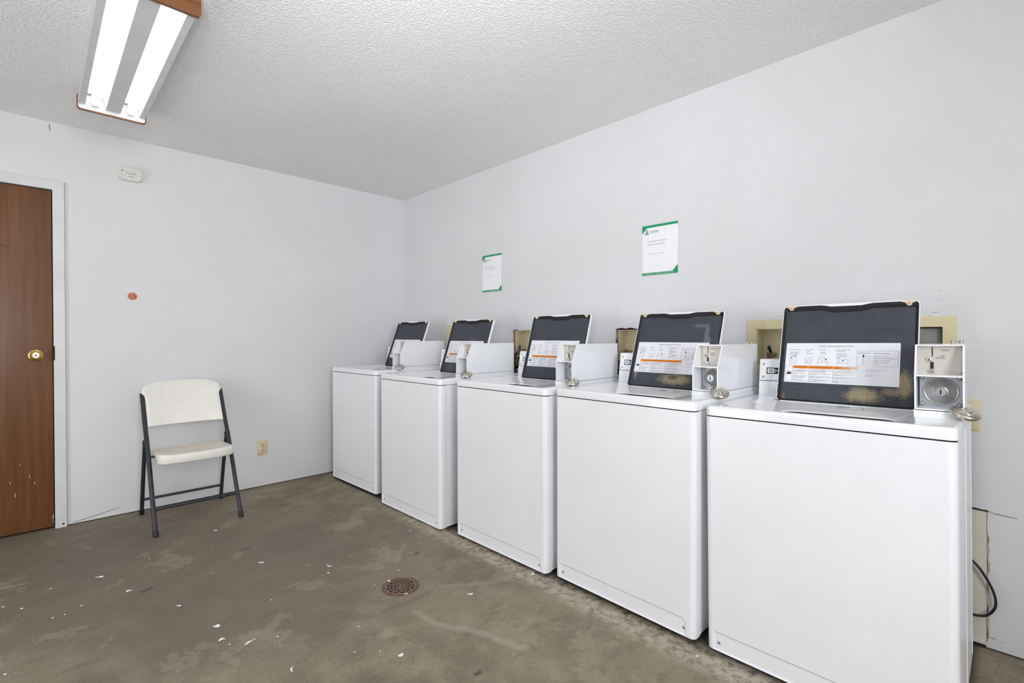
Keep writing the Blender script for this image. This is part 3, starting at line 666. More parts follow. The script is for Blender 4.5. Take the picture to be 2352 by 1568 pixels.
# instruction sticker
def instruction(inkm, orm):
    SW, SH = .372, .163
    s = Sheet(); U = lambda f: f*SW; V = lambda f: f*SH
    s.poly(list(reversed(rrect(0, SW, 0, SH, .004, 4))), 'sticker', 0)
    s.text('Washer Operating Instructions', U(.465), V(.09), .0048, inkm, width=U(.305), center=True)
    def col(u, rows, cap=.0030, v0=.175, step=.042):
        for i, (t, w) in enumerate(rows):
            if t: s.text(t, U(u), V(v0+step*i), cap, inkm, width=U(w))
    col(.022, [('1', .006)]); col(.037, [('Add detergent to tub.', .098), ('', 0), ('Versez le détergent', .088), ('au fond du panier de', .095), ('la machine à laver.', .083)][:5], step=.033)
    col(.182, [('2', .006)]); col(.197, [('Sort and load', .066), ('clothes.', .034), ('', 0), ('Mettez le linge.', .068)], step=.033)
    col(.318, [('3', .006)]); col(.332, [('Close lid.', .046), ('', 0), ('Fermez le', .048), ('couvercle.', .05)], step=.033)
    col(.460, [('4', .006)]); col(.476, [('Insert coins/card, select', .122), ('fabric setting.', .075), ('', 0), ('Insérez les pièces', .09), ('de monnaie et/ou la', .096), ('carte et choisir le', .087), ('réglage.', .038)], step=.033)
    lw = .0006
    # pictograms
    s.path([(U(.04),V(.34)),(U(.04),V(.52)),(U(.105),V(.52)),(U(.105),V(.34))], lw, inkm); s.path([(U(.06),V(.50)),(U(.062),V(.36)),(U(.08),V(.34)),(U(.085),V(.50))], lw*.7, inkm)
    s.poly([(U(.083),V(.325)),(U(.089),V(.345)),(U(.103),V(.335)),(U(.1),V(.315))], inkm); s.poly([(U(.047),V(.385)),(U(.058),V(.395)),(U(.056),V(.345))], inkm); s.path([(U(.055),V(.37)),(U(.062),V(.34)),(U(.075),V(.335))], lw*1.6, inkm)
    s.path([(U(.192),V(.35)),(U(.192),V(.515)),(U(.252),V(.515)),(U(.252),V(.35))], lw, inkm); s.path([(U(.21),V(.46)),(U(.215),V(.37)),(U(.23),V(.37)),(U(.234),V(.46))], lw*.7, inkm); s.path([(U(.194),V(.45)),(U(.212),V(.475)),(U(.25),V(.45))], lw*.8, inkm); s.path([(U(.198),V(.50)),(U(.222),V(.49)),(U(.246),V(.505))], lw*1.4, inkm)
    s.path([(U(.31),V(.54)),(U(.31),V(.475)),(U(.40),V(.475)),(U(.40),V(.54))], lw*1.3, inkm); s.path([(U(.312),V(.475)),(U(.312),V(.40)),(U(.345),V(.40)),(U(.35),V(.475))], lw, inkm); s.path([(U(.328),V(.40)),(U(.322),V(.33))], lw, inkm)
    s.path([(U(.352),V(.35)),(U(.37),V(.365)),(U(.383),V(.41))], lw*2.2, inkm); s.poly([(U(.374),V(.405)),(U(.388),V(.44)),(U(.392),V(.39))], inkm)
    s.path([(U(.485),V(.54)),(U(.485),V(.485)),(U(.58),V(.485)),(U(.58),V(.54))], lw*1.3, inkm); s.path([(U(.487),V(.485)),(U(.487),V(.41)),(U(.53),V(.41)),(U(.533),V(.485))], lw, inkm); s.path([(U(.505),V(.485)),(U(.505),V(.41))], lw, inkm)
    s.path([(U(.535),V(.43)),(U(.553),V(.395)),(U(.575),V(.385)),(U(.592),V(.42)),(U(.58),V(.445)),(U(.56),V(.415))], lw*1.2, inkm); s.poly([(U(.53),V(.42)),(U(.535),V(.445)),(U(.548),V(.41))], inkm)
    # temperature box
    s.frame(U(.655), V(.19), U(.985), V(.55), lw, inkm); s.text('Temperature', U(.665), V(.25), .0038, inkm, width=U(.1)); s.text('Cycle Settings', U(.79), V(.255), .0038, inkm, width=U(.125))
    s.poly(list(reversed(rrect(U(.70), U(.714), V(.28), V(.34), .0022, 3))), inkm); s.path([(U(.702),V(.33)),(U(.702),V(.47)),(U(.712),V(.47)),(U(.712),V(.33))], lw, inkm); s.frame(U(.698), V(.46), U(.716), V(.52), lw*.7, inkm)
    for i, (t, w) in enumerate((('Whites / Cotton', .112), ('Perm Press / Wrinkle Free', .185), ('Colors / Quick Fast', .135), ('Delicates / Knits', .115), ('Brights', .045))):
        v = .325+.047*i; s.line((U(.725), V(v-.012)), (U(.775), V(v-.012)), lw, inkm); s.text(t, U(.79), V(v), .0030, inkm, width=U(w))
    # warning table
    s.frame(U(.012), V(.575), U(.672), V(.965), lw, inkm); s.rect(U(.075), V(.578), U(.672), V(.645), orm, 1)
    for u in (.075, .235, .452): s.line((U(u), V(.64)), (U(u), V(.965)), lw*.8, inkm)
    for u, t, w in ((.098, 'WARNING', .10), (.243, 'AVERTISSEMENT', .185), (.472, 'ADVERTENCIA', .165)):
        s.poly([(U(u), V(.632)), (U(u+.013), V(.632)), (U(u+.0065), V(.593))], inkm, 2); s.text(t, U(u+.018), V(.632), .0058, inkm, width=U(w), k=2)
    s.poly([(U(.02),V(.80)),(U(.024),V(.76)),(U(.034),V(.745)),(U(.033),V(.715)),(U(.042),V(.74)),(U(.047),V(.755)),(U(.055),V(.745)),(U(.062),V(.72)),(U(.063),V(.75)),(U(.068),V(.80))], inkm)
    s.path([(U(.036),V(.74)),(U(.04),V(.70))], lw, inkm); s.path([(U(.05),V(.745)),(U(.054),V(.70))], lw, inkm)
    T = [(.08, [('Fire Hazard', .06, 1), ('Never place items in the washer', .147), ('that are dampened with gasoline', .147), ('or other flammable fluids.', .115), ('', 0), ('No washer can completely', .115), ('remove oil.', .05), ('', 0), ('Do not dry anything that has', .13), ('ever had any type of oil on it', .13), ('(including cooking oils).', .11), ('', 0), ('Doing so can result in', .1), ('death, explosion, or fire.', .115)]),
         (.24, [("Risque d'incendie", .09, 1), ('Ne jamais mettre des articles humectés', .205), ("d'essence ou d'autres fluides", .15), ('inflammables dans la laveuse.', .15), ('', 0), ('Aucune laveuse ne peut complètement', .19), ("enlever l'huile.", .07), ('', 0), ("Ne pas faire sécher des articles qui ont", .19), ("été salis par tout genre d'huile (y compris", .205), ('les huiles de cuisson).', .11), ('', 0), ('Le non-respect de ces instructions peut', .19), ('causer un décès, une explosion', .155), ('ou un incendie.', .08)]),
         (.457, [('Peligro de Incendio', .1, 1), ('Nunca coloque en la lavadora artículos', .205), ('que estén humedecidos con gasolina', .195), ('o cualquier otro fluido inflamable.', .17), ('', 0), ('Ninguna lavadora puede eliminar', .165), ('completamente el aceite.', .12), ('', 0), ('No seque ningún artículo que haya', .185), ('tenido alguna vez cualquier tipo de', .185), ('aceite (incluyendo aceites de cocina).', .19), ('', 0), ('No seguir estas instrucciones puede', .19), ('ocasionar la muerte, explosión', .15), ('o incendio.', .055)])]
    for u, rows in T:
        for i, rw in enumerate(rows):
            if rw[0]: s.text(rw[0], U(u+(.05 if len(rw) > 2 else 0)), V(.675+.0205*i), .0022, inkm, width=U(rw[1]))
    for i, (t, w) in enumerate((('This unit washes only the', .15), ('clothes placed in it.', .12), ('', 0), ('Ne pas laver trop', .09), ('de vêtements.', .07))):
        if t: s.text(t, U(.73), V(.64+.036*i), .0024, 'inkgrey', width=U(w))
    return s
st = instruction('ink', 'orange_ink').build('instruction_sticker', lid, (-LW/2+.022, .0066, .602*LL), 0)
STW = instruction('inkf', 'orange_inkf')
# coin box
BX0, BX1, BY0, BY1 = .572-hw, .679-hw, .21, .62
cb = MB(); zb0 = .918; t = .0042
prof = [(BY0, zb0), (BY0, 1.016), (BY0+.042, 1.107), (BY1, 1.107), (BY1, zb0)]
cb.prism(prof, 0, BX1-t, BX1, 'enamel'); cb.prism(prof, 0, BX0, BX0+t, 'enamel')
cb.box(BX0+t, BX1-t, BY0+.042, BY1, 1.107-t, 1.107, 'enamel'); cb.box(BX0+t, BX1-t, BY0+.001, BY1, zb0, zb0+t, 'enamel'); cb.box(BX0+t, BX1-t, BY1-t, BY1, zb0+t, 1.107-t, 'enamel')
box = cb.build('coin_box', root, smooth=0)
b = MB(); b.box(BX0-.001, BX1+.0015, BY0-.004, BY1, NZ-.0005, zb0-.002, 'enamel_matt'); b.box(BX0+.003, BX1-.003, BY0+.002, BY1-.004, zb0-.003, zb0, 'cavity'); b.build('coin_box_base', root, smooth=0)
b = MB(); b.box(BX0+t, BX1-t, BY0+.0005, BY0+.078, 1.0145, 1.0185, 'enamel_matt'); b.build('shelf', box, smooth=0)
cpy = BY0+.064
b = MB(); b.box(BX0+t, BX1-t, cpy, cpy+.002, 1.0185, 1.107-t, 'coinpanel')
b.box(BX0+.036,BX0+.0385,cpy-.0006,cpy,1.072,1.099,'slot'); b.box(BX0+.0325,BX0+.040,cpy-.0006,cpy,1.030,1.055,'slot'); b.build('coin_panel', box, smooth=0)
b = MB(); b.lathe([(0,.006),(.0035,.006),(.006,.0045),(.0068,0)], 'steel', Matrix.Rotation(PI/2,4,'X'), 18); b.lathe([(0,.0064),(.002,.0064),(.002,.006)], 'slot', Matrix.Rotation(PI/2,4,'X'), 8); b.build('return_button', box, (BX0+.030, cpy, 1.062))
b = MB(); b.rbox(BX0+.0295,BX0+.044,cpy-.010,cpy,1.0255,1.032,.002,'steel'); b.lathe([(0,.0035),(.007,.003),(.0075,0)],'steel',Matrix.Translation((BX0+.0365,cpy,1.0285))@Matrix.Rotation(PI/2,4,'X'),16); b.build('return_lever', box)
def coin_text(lines):
    s = Sheet()
    for tx, u, v, w in lines: s.text(tx, u, v, .0042, 'worn_ink', width=w)
    return s
CT = [('QUARTERS', .048, .0195, .026), ('COIN', .052, .0365, .012), ('RETURN', .047, .0425, .018)]
ct = coin_text(CT).build('coin_lettering', box, (BX0, cpy-.0006, 1.107), 0)
CTW = coin_text([('RTERS', .058, .0195, .016), ('OIN', .055, .0365, .009), ('RETURN', .047, .0425, .018)])
lpy = BY0+.074
b = MB(); b.box(BX0+t+.003, BX1-t, lpy, lpy+.003, zb0+t, 1.0145, 'zinc'); b.build('lock_plate', box, smooth=0)
lc = ((BX0+BX1)/2+.002, lpy, .9685); RFX = Matrix.Rotation(PI/2,4,'X')
b = MB(); b.lathe([(.0395,0),(.040,.004),(.0375,.0055),(.0355,.0045),(.020,.022),(.0155,.027),(.0165,.032),(.0145,.033),(.013,.030),(0,.030)], 'steel', RFX, 40)
b.lathe([(0,.0305),(.0125,.0305)], 'zinc', RFX, 24); b.build('lock_cylinder', box, lc)
b = MB(); b.box(-.0016,.0016,-.0315,-.0302,-.0075,.0065,'slot'); b.build('keyhole', box, lc, 0)
for sx in (-1, 1):
    for sz in (-1, 1):
        b = MB(); b.lathe([(0,.0048),(.003,.0044),(.0058,.0024),(.0068,0)], 'screw', RFX, 16); b.build('bolt', box, (lc[0]+sx*.042-.001, lpy, lc[2]+sz*.039))
for z in (1.10, 1.024):
    b = MB(); b.lathe([(0,.001),(.0016,.001),(.0016,0)], 'cavity', RFX, 8); b.build('rivet', box, (BX1-t-.003, cpy-.0002, z))
for dx in (.014, .034):
    b = MB(); b.lathe([(.0035,0),(.0035,.005),(.0075,.005),(.0072,.008),(.004,.0095),(0,.0098)], 'screw', Matrix(), 14); b.build('top_screw', box, (BX1-dx, BY1-.03, 1.107))
# toe screws and levelling feet
for xx in (-hw+.042, hw-.045):
    b = MB(); b.lathe([(0,.0028),(.003,.0024),(.0055,.0008),(.006,0)], 'screw', RFX, 14); b.build('toe_screw', root, (xx, .0055, .043))
FEET = []
for xx in (-hw+.06, hw-.06):
    for yy in (.07, .62):
        b = MB(); b.lathe([(0,-.04),(.018,-.04),(.018,-.028),(.008,-.026),(.008,.0)], 'rubber', Matrix(), 16); b.build('levelling_foot', root, (xx, yy, .04))

labels = ['white top-load washer in the room corner, farthest from the camera',
          'white top-load washer second from the room corner',
          'white top-load washer in the middle of the row of five',
          'white top-load washer second-nearest the camera, beige worn patch low on its lid',
          'white top-load washer nearest the camera, at the right end of the row']
TAN = (176, 160, 122); SM = (150, 160, 175)
blots = [[], [(.05,.20,.09,.10,(92,92,96),.4), (.04,.225,.025,.03,(150,150,150),.35), (-.12,.05,.05,.04,(110,112,112),.4)],
         [(.02,.24,.12,.10,(64,68,78),.6)],
         [(.03,.052,.085,.028,TAN,.9), (.02,.062,.03,.012,(52,50,48),.8), (-.188,.085,.010,.045,TAN,.6), (.150,.285,.014,.06,SM,.42), (.115,.33,.04,.012,SM,.35), (.165,.25,.010,.03,SM,.35), (.03,.27,.15,.09,(70,74,82),.5)],
         [(.070,.043,.058,.030,TAN,.95), (.05,.058,.03,.018,(150,146,130),.6), (.185,.090,.028,.050,TAN,.8), (.150,.062,.035,.016,TAN,.5), (-.198,.022,.008,.022,(150,110,70),.6)]]
washers = [root]
for i in range(1, 5): washers.append(copy_tree(root))
def kids(o, name): return [x for x in bpy.data.objects if x.parent is o and x.name.split('.')[0] == name]
for i, w in enumerate(washers):
    w.location = (x0s[i]+hw, fys[i], bzs[i]); w.rotation_euler = (0, 0, rzs[i])
    tag(w, labels[i], 'washer', 'row of white washers along the wall')
    if i == 4: w.rotation_euler.y = -.0108
    for f in kids(w, 'levelling_foot'): f.scale = (1, 1, (.04+bzs[i]+(f.location.x*.0108 if i == 4 else 0))/.04)
    ld = kids(w, 'lid')[0]
    if i < 4: ld.rotation_euler = (-math.radians((20.5, 19, 17, 19.5)[i]), 0, 0)
    if i == 3: ld.scale = (1, 1, .975)
    if i == 4: ld.location = (-.006, .398, NZ-.0085); ld.rotation_euler = (-math.radians(16.5), 0, 0)
    if blots[i]:
        ln = kids(ld, 'liner')[0]; ln.data = ln.data.copy(); ln.data.materials[0] = mat_liner('lid_liner_worn', blots[i])
    if i == 4:
        k = kids(ld, 'instruction_sticker')[0]; tmp = STW.build('worn_print', None, smooth=0); k.data = tmp.data; bpy.data.objects.remove(tmp)
        bx = kids(w, 'coin_box')[0]; k = kids(bx, 'coin_lettering')[0]; tmp = CTW.build('worn_print', None, smooth=0); k.data = tmp.data; bpy.data.objects.remove(tmp)
        for nm in ('coin_box', 'coin_box_base'):
            for k in kids(w, nm): k.scale = (1.08, 1, 1.06); k.rotation_euler = (0, 0, .036); k.location = (-.0081, -.0179, NZ*(1-1.06))
        # rust at the hinge corner
        r = MB(); r.prism([(-.012,-.006),(.004,-.008),(.012,-.002),(.006,.006),(-.008,.004)], 2, 0, .004, 'rusty_spot'); r.build('rust_patch', w, (-.222, .402, NZ-.0085), 0)

# ------------------------------------------------------------------ padlocks
def make_padlock():
    o = empty('disc_padlock', (0, 0, 0))
    b = MB(); prof = [(0,-.011),(.024,-.011),(.031,-.0085),(.0355,-.004),(.0365,-.0015),(.0365,.0015),(.0355,.004),(.031,.0075),(.0265,.0085),(.0255,.0105),(.0235,.0108),(.015,.0098),(.014,.0125),(.012,.0128),(.0,.0122)]
    cut = [(max(r, .012), h) for r, h in prof[1:-2]]
    b.lathe(prof, 'padlock', Matrix(), 40, math.radians(24), math.radians(336), True); b.build('lock_body', o, smooth=40)
    s = MB(); pts = [(.0255*math.cos(a), .0255*math.sin(a), .0) for a in [math.radians(-30+60*i/8) for i in range(9)]]; s.tube(pts, .0042, 'padlock', 10); s.build('shackle', o)
    k = MB(); k.box(-.006,.004,-.0012,.0012,-.0116,-.0108,'slot'); k.build('keyway', o, smooth=0)
    return o
pads = [('round steel padlock on the coin box of the washer in the room corner', .918), ('round steel padlock on the coin box of the second washer from the corner', .918), ('round steel padlock on the coin box of the middle washer', .918), ('round steel padlock on the coin box of the second-nearest washer', .918), ('round steel padlock on the coin box of the washer nearest the camera', .918)]
pk = make_padlock()
tilts = [2, 0, -2, 1, -3]
for i, (lb, z) in enumerate(pads):
    o = pk if i == 0 else copy_tree(pk)
    w = washers[i]; mw = Matrix.LocRotScale(w.location, w.rotation_euler, None)
    o.location = mw @ Vector((.679-hw+.012, .21-.014, z))
    m = Matrix.Rotation(math.radians(26+tilts[i]), 4, Vector((.75, .66, 0))) @ Matrix.Rotation(math.radians(128), 4, 'Z')
    o.rotation_euler = (w.rotation_euler.to_matrix().to_4x4() @ m).to_euler(); tag(o, lb, 'padlock', 'round padlocks on the coin boxes')

# power cord behind the nearest washer
def spline(P, n=8):
    P = [Vector(p) for p in P]; out = []
    for i in range(len(P)-1):
        p0, p1, p2, p3 = P[max(i-1,0)], P[i], P[i+1], P[min(i+2,len(P)-1)]
        for k in range(n):
            t = k/n; out.append(.5*((2*p1)+(-p0+p2)*t+(2*p0-5*p1+4*p2-p3)*t*t+(-p0+3*p1-3*p2+p3)*t**3))
    return out+[P[-1]]
b = MB(); b.tube(spline([(3.72,-.022,.45),(3.83,-.022,.37),(3.905,-.022,.318),(3.94,-.022,.27),(3.963,-.022,.215),(3.966,-.022,.17),(3.948,-.022,.135),(3.925,-.022,.122),(3.89,-.022,.12),(3.80,-.022,.125)]), .0043, 'rubber', 10)
tag(b.build('power_cord'), 'black cord looping out from behind the nearest washer', 'cord')

# ------------------------------------------------------------------ folding chair
ch = empty('folding_chair', (.33, -1.78, 0), 0, 'white plastic folding chair with dark grey tube legs against the wall', 'chair')
C = lambda x, y, z: (x-.33, y+1.78, z)
yl, yr = -2.003, -1.56
for yy, s in ((yl, -1), (yr, 1)):
    b = MB(); b.tube(spline([C(.582, yy, .006), C(.46, yy, .205), C(.338, yy, .415), C(.215, yy, .59), C(.098, yy, .778)]), .0125, 'chair_steel', 14); o = b.build('leg', ch)
    k = MB(); k.tube([C(.586, yy, 0), C(.566, yy, .032)], .0142, 'foot_black', 14); k.build('foot_cap', o)
    b = MB(); y2 = yy+s*.008*0-s*.027*0+s*.0; yq = yy+s*.004
    b.tube(spline([C(.083, yq, .006), C(.130, yq, .17), C(.185, yq, .34), C(.243, yq, .503)]), .0115, 'chair_steel', 14); o = b.build('leg', ch)
    k = MB(); k.tube([C(.082, yq, 0), C(.092, yq, .032)], .0132, 'foot_black', 14); k.build('foot_cap', o)
    b = MB(); b.tube([C(.258, yy-s*.016, .492), C(.258, yq+s*.016, .492)], .006, 'chair_steel', 10); b.build('pivot', ch)
    b = MB(); b.tube([C(.335, yy, .413), C(.335, yy-s*.035, .413)], .0075, 'chair_steel', 10); b.build('seat_bolt', ch)
b = MB(); b.tube([C(.503, yl, .135), C(.503, yr, .135)], .0095, 'chair_steel', 12); b.build('stretcher', ch)
b = MB(); b.tube([C(.114, yl, .102), C(.114, yr, .102)], .0085, 'chair_steel', 12); b.build('stretcher', ch)
# seat: blow-moulded slab, rolled front
bm = bmesh.new(); nx, ny = 14, 16; top = []; bot = []
sy0, sy1 = -1.978, -1.576
for i in range(nx+1):
    rt, rb_ = [], []
    for j in range(ny+1):
        u = math.sin(PI/2*i/nx); v = math.sin(PI/2*(j/ny*2-1))
        xf = .475+.07*max(0, 1-v**6)**.5*(.75+.25*(1-v*v)); xb2 = .165+.012*v*v
        wx = 1-.05*(1-u)**2
        x = xb2+(xf-xb2)*u; y = (sy0+sy1)/2+v*(sy1-sy0)/2*wx
        edge = min(1, min((1-abs(v))/.10, (1-u)/.10 if u > .5 else 1, u/.08 if u < .5 else 1)); rd = .012*(1-math.sqrt(max(0, 1-(1-edge)**2)))
        z = .438+.008*u-.018*max(0,math.sin(PI*min(1,u/.93)))**.7*(1-v**4)-rd+.003*v*v
        zz = .405+.004*u-.026*max(0, (u-.72)/.28)**.6*(1)+rd*1.2
        if u < .05: zz += .01
        rt.append(bm.verts.new(C(x, y, z))); rb_.append(bm.verts.new(C(x-(.006 if u > .95 else 0), y, zz)))
    top.append(rt); bot.append(rb_)
for i in range(nx):
    for j in range(ny):
        bm.faces.new((top[i][j], top[i+1][j], top[i+1][j+1], top[i][j+1])); bm.faces.new((bot[i][j], bot[i][j+1], bot[i+1][j+1], bot[i+1][j]))
for i in range(nx):
    bm.faces.new((top[i][0], bot[i][0], bot[i+1][0], top[i+1][0])); bm.faces.new((top[i][ny], top[i+1][ny], bot[i+1][ny], bot[i][ny]))
for j in range(ny):
    bm.faces.new((top[0][j], top[0][j+1], bot[0][j+1], bot[0][j])); bm.faces.new((top[nx][j], bot[nx][j], bot[nx][j+1], top[nx][j+1]))
b = MB(); b.bm(bm, 'chair_poly'); k_ = b.mi('chair_poly_beige')
for q_ in range(len(b.f)):
    if q_ < 2*nx*ny and q_ % 2 == 0 and (q_//2)//ny < nx-4: b.m[q_] = k_
b.build('seat', ch, smooth=60)
# backrest: curved panel between the uprights
bm = bmesh.new(); nu, nv = 22, 10; F_ = []; B_ = []
for j in range(nu+1):
    v = math.sin(PI/2*(j/nu*2-1)); f, k = [], []
    y = (yl+yr)/2+v*.2285*(1-.0)
    toph = .786+.066*max(0,1-abs(v)**4)**.5
    for i in range(nv+1):
        u = i/nv; z = .583+(toph-.583)*u
        xc = .098+(.778-z)*.62+.006-.030*(1-v*v)+.0
        yy = y*1.0 if u > .0 else y
        yy = (yl+yr)/2+v*(.2085+.020*min(1, max(0, (z-.762)/.02)))
        e = min(1, min((1-abs(v))/.06, u/.08, (1-u)/.08)); th = .0125*math.sqrt(max(.05, 1-(1-e)**2))
        f.append(bm.verts.new(C(xc+th*.85+.004, yy, z+th*.5))); k.append(bm.verts.new(C(xc-th*.85+.004, yy, z-th*.5)))
    F_.append(f); B_.append(k)
for j in range(nu):
    for i in range(nv):
        bm.faces.new((F_[j][i], F_[j+1][i], F_[j+1][i+1], F_[j][i+1])); bm.faces.new((B_[j][i], B_[j][i+1], B_[j+1][i+1], B_[j+1][i]))
for j in range(nu): bm.faces.new((F_[j][0], B_[j][0], B_[j+1][0], F_[j+1][0])); bm.faces.new((F_[j][nv], F_[j+1][nv], B_[j+1][nv], B_[j][nv]))
for i in range(nv): bm.faces.new((F_[0][i], F_[0][i+1], B_[0][i+1], B_[0][i])); bm.faces.new((F_[nu][i], B_[nu][i], B_[nu][i+1], F_[nu][i+1]))
b = MB(); b.bm(bm, 'chair_poly'); b.build('backrest', ch, smooth=60)

# ------------------------------------------------------------------ floor drain
fd = empty('floor_drain', (2.0505, -1.2985, 0), 0, 'round rusty floor drain grate set in the concrete', 'drain')
b = MB(); b.lathe([(.078,.0002),(.0785,.0035),(.0825,.0032),(.0835,.0)], 'rustring', Matrix(), 48); b.build('drain_rim', fd)
bm = bmesh.new(); outer = [bm.verts.new((.0782*math.cos(2*PI*i/48), .0782*math.sin(2*PI*i/48), .0024)) for i in range(48)]
for i in range(48): bm.edges.new((outer[i], outer[(i+1) % 48]))
for ring, (rad, n, la, lr) in enumerate(((.012,4,.008,.0065),(.026,9,.011,.0068),(.041,11,.016,.0072),(.056,13,.020,.0078))):
    for i in range(n):
        a = 2*PI*(i+.37*ring)/n; q = []
        for k in range(10):
            t = 2*PI*k/10; du, dv = la/2*math.copysign(abs(math.cos(t))**.7, math.cos(t)), lr/2*math.copysign(abs(math.sin(t))**.7, math.sin(t))
            q.append(bm.verts.new(((rad+dv)*math.cos(a+du/rad), (rad+dv)*math.sin(a+du/rad), .0024)))
        for k in range(10): bm.edges.new((q[k], q[(k+1) % 10]))
bmesh.ops.triangle_fill(bm, use_beauty=True, edges=bm.edges[:])
for f in bm.faces:
    if f.normal.z < 0: f.normal_flip()
b = MB(); b.keep = True; b.bm(bm, 'rust'); b.build('grate', fd, smooth=0)
b = MB(); b.lathe([(0,.0006),(.078,.0006)], 'slot', Matrix(), 32); b.build('drain_pit', fd, smooth=0)

# ------------------------------------------------------------------ scraps on the floor
def scrap(x, y, pts, name='paper_scrap', m='scrap', curl=.004, z0=.0012):
    n = len(pts); b = MB(); r2 = random.Random(int(x*1000)+int(y*977))
    ph = r2.random()*6; zs = [z0+curl*(.5+.5*math.sin(4*PI*i/n+ph)) for i in range(n)]
    top = [(p[0], p[1], z+.0006) for p, z in zip(pts, zs)]; bt = [(p[0], p[1], z*.6-.0004) for p, z in zip(pts, zs)]
    b.add(top+bt, [tuple(range(n)), tuple(range(2*n-1, n-1, -1))]+[(i, n+i, n+(i+1) % n, (i+1) % n) for i in range(n)], m)
    return b.build(name, None, (x, y, 0), 0)
def strip(L, w, bend, a, n=6):
    up, dn = [], []
    for i in range(n+1):
        t = i/n*2-1; x = t*L/2; y = bend*(1-t*t); ww = w*(1-.7*t*t); up.append((x, y+ww/2)); dn.append((x, y-ww/2))
    P = up+dn[::-1]; ca, sa = math.cos(a), math.sin(a); return [(x*ca-y*sa, x*sa+y*ca) for x, y in P]
def blob(r, a, k=7, ecc=.6):
    r2 = random.Random(int(r*1e5)+int(a*100)); return [(r*(.7+.5*r2.random())*math.cos(2*PI*i/k)*math.cos(a)-ecc*r*(.7+.5*r2.random())*math.sin(2*PI*i/k)*math.sin(a), r*math.cos(2*PI*i/k)*math.sin(a)+ecc*r*math.sin(2*PI*i/k)*math.cos(a)) for i in range(k)]
VR = 45.66*PI/180   # direction of the picture's horizontal, as laid out on the floor
SC = [((1.809,-1.983), blob(.017,VR,8,.55), 'largest torn white paper scrap on the left part of the open floor'),
      ((1.922,-1.99), strip(.028,.011,.004,VR+.5), 'crumpled lilac-white scrap just in front of the largest torn scrap'),
      ((2.011,-1.917), strip(.05,.006,.003,VR+1.05), 'long thin white sliver lying diagonally right of the crumpled scraps'),
      ((2.276,-1.86), strip(.034,.008,.006,VR+1.9), 'curled white paper curl nearest the bottom edge of the photo'),
      ((1.624,-1.446), strip(.042,.005,-.006,VR-.55), 'wavy white paper shaving up and to the left of the drain'),
      ((1.695,-1.48), blob(.007,VR), 'small round white fleck below the wavy shaving left of the drain'),
      ((1.349,-1.679), strip(.034,.004,-.003,VR+.1), 'thin white shaving farther back, between the chair and the drain'),
      ((1.529,-2.06), strip(.024,.004,.0,VR), 'short straight white sliver near the left side of the open floor'),
      ((2.474,-1.556), blob(.012,VR+.6,7,.7), 'angular white paper chip in front of the drain, near the bottom edge'),
      ((2.323,-1.113), strip(.034,.006,-.006,VR-.15), 'crescent of white paper between the drain and the washers'),
      ((1.972,-1.312), blob(.009,VR,6,.7), 'white fleck lying on the far left rim of the drain'),
      ((2.129,-1.318), strip(.026,.005,.001,VR+.45), 'white sliver lying on the near rim of the drain'),
      ((.969,-2.278), strip(.036,.010,.003,VR+.25), 'diamond-shaped white paper bit between the door and the chair'),
      ((1.229,-2.194), strip(.026,.007,.003,VR+.45), 'torn white bit on the floor in front of the chair'),
      ((.72,-1.737), strip(.022,.006,.002,VR+.2), 'pale paper bit beside the front right foot of the chair'),
      ((3.222,-.80), blob(.006,VR), 'white crumb on the floor at the gap between the two nearest washers')]
for (x, y), pts, lb in SC: tag(scrap(x, y, [(p[0]*.85, p[1]*.85) for p in pts]), lb, 'scrap', 'torn paper scraps on the floor')
lt1 = tag(scrap(1.542, -.916, blob(.014,VR,7,.6), 'lint_clump', 'lint'), 'blue-grey lint clump on the floor by the second washer from the corner', 'lint')
tag(scrap(2.40, -.785, blob(.011,VR,8,.6), 'lint_clump', 'scrap', .006), 'white lint tuft at the bottom right corner of the middle washer', 'lint')
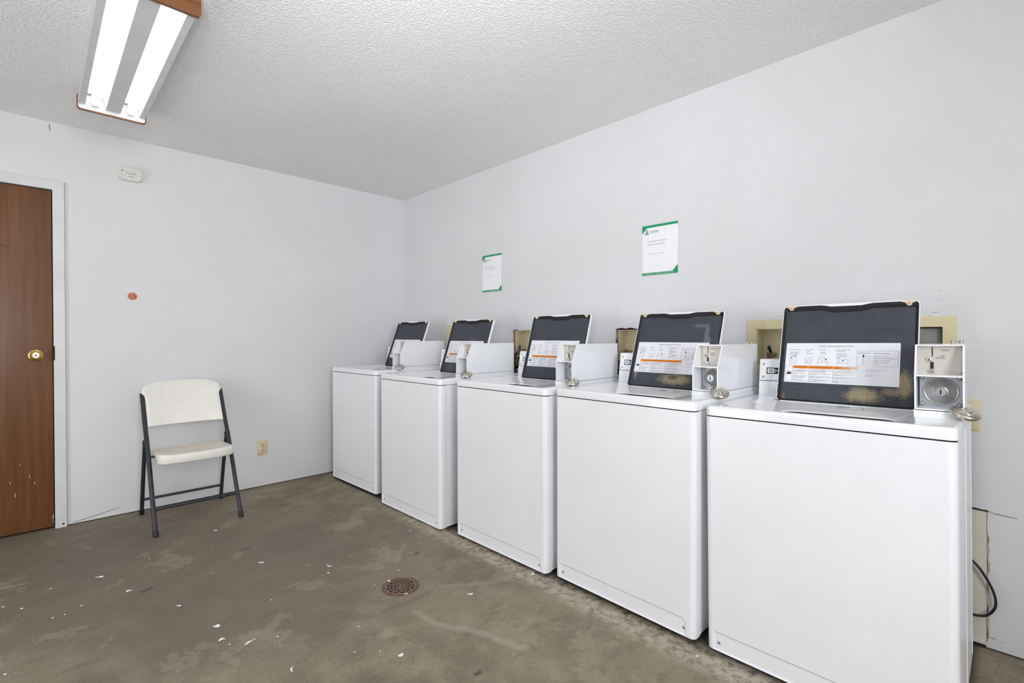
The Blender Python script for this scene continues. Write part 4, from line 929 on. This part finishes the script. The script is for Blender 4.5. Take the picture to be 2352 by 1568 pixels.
for (x, y), r in zip([(1.971,-1.977),(2.047,-1.833),(1.756,-1.76),(2.203,-1.582),(2.339,-1.665),(2.403,-1.597),(1.908,-1.223),(1.955,-1.373),(1.304,-1.883),(.945,-1.809),(1.235,-2.354),(.949,-2.447),(1.087,-2.537),(1.016,-2.593),(1.272,-2.445),(1.616,-2.568),(1.276,-2.409),(.896,-2.075)],
                     [.005,.006,.005,.006,.005,.004,.006,.0035,.0035,.003,.007,.006,.008,.007,.006,.007,.004,.005]):
    tag(scrap(x, y, blob(r*.75,VR,6,.6), 'paper_fleck', curl=.001), 'tiny white paper fleck on the bare concrete floor', 'fleck', 'tiny paper flecks on the floor')

# ------------------------------------------------------------------ light
def area(name, loc, sx, sy, power, col, target=None, rot=None):
    l = bpy.data.lights.new(name, 'AREA'); l.shape = 'RECTANGLE'; l.size = sx; l.size_y = sy; l.energy = power; l.color = col
    o = bpy.data.objects.new(name, l); COL.objects.link(o); o.location = loc
    if target: o.rotation_euler = (Vector(target)-Vector(loc)).to_track_quat('-Z', 'Y').to_euler()
    if rot: o.rotation_euler = rot
    return o
area('window_fill', (XR+.05, (WY0+WY1)/2, (WZ0+WZ1)/2), 1.1, WZ1-WZ0, 62, (.945, .97, 1.0), (0, (WY0+WY1)/2, (WZ0+WZ1)/2))  # soft fill light set in the added window
area('doorway_fill', (1.5, YF-.05, 1.0), 1.0, 1.9, 29, (.945, .97, 1.), (1.5, 0, 1.0))  # added fill for the washer fronts, set in an unseen made-up doorway
bf = area('bounced_flash', (3.75, -2.6, 1.45), .35, .35, 10, (.95, .975, 1.), (2.55, -1.5, H)); bf.data.spread = math.radians(95)
w = bpy.data.worlds.new('World'); S.world = w; w.use_nodes = True
w.node_tree.nodes['Background'].inputs[0].default_value = (.02, .02, .022, 1)

# ------------------------------------------------------------------ camera
cam = bpy.data.cameras.new('camera'); co = bpy.data.objects.new('camera', cam); COL.objects.link(co); S.camera = co
R3 = Matrix(((0.698959,-0.004695,0.715146),(0.71516,0.006703,-0.698929),(-0.001513,0.999967,0.008043)))
co.matrix_world = Matrix.Translation((3.99608,-2.48244,1.14732)) @ R3.to_4x4()
cam.sensor_width = 36; cam.sensor_fit = 'HORIZONTAL'; cam.lens = 36*1115.792/2352; cam.shift_y = -0.001333; cam.clip_start = .02
vs = S.view_settings; vs.view_transform = 'Standard'; vs.look = 'None'; vs.exposure = 0.05; vs.gamma = 1.0; vs.use_curve_mapping = False
S.cycles.max_bounces = 10; S.cycles.diffuse_bounces = 6; S.cycles.use_denoising = True
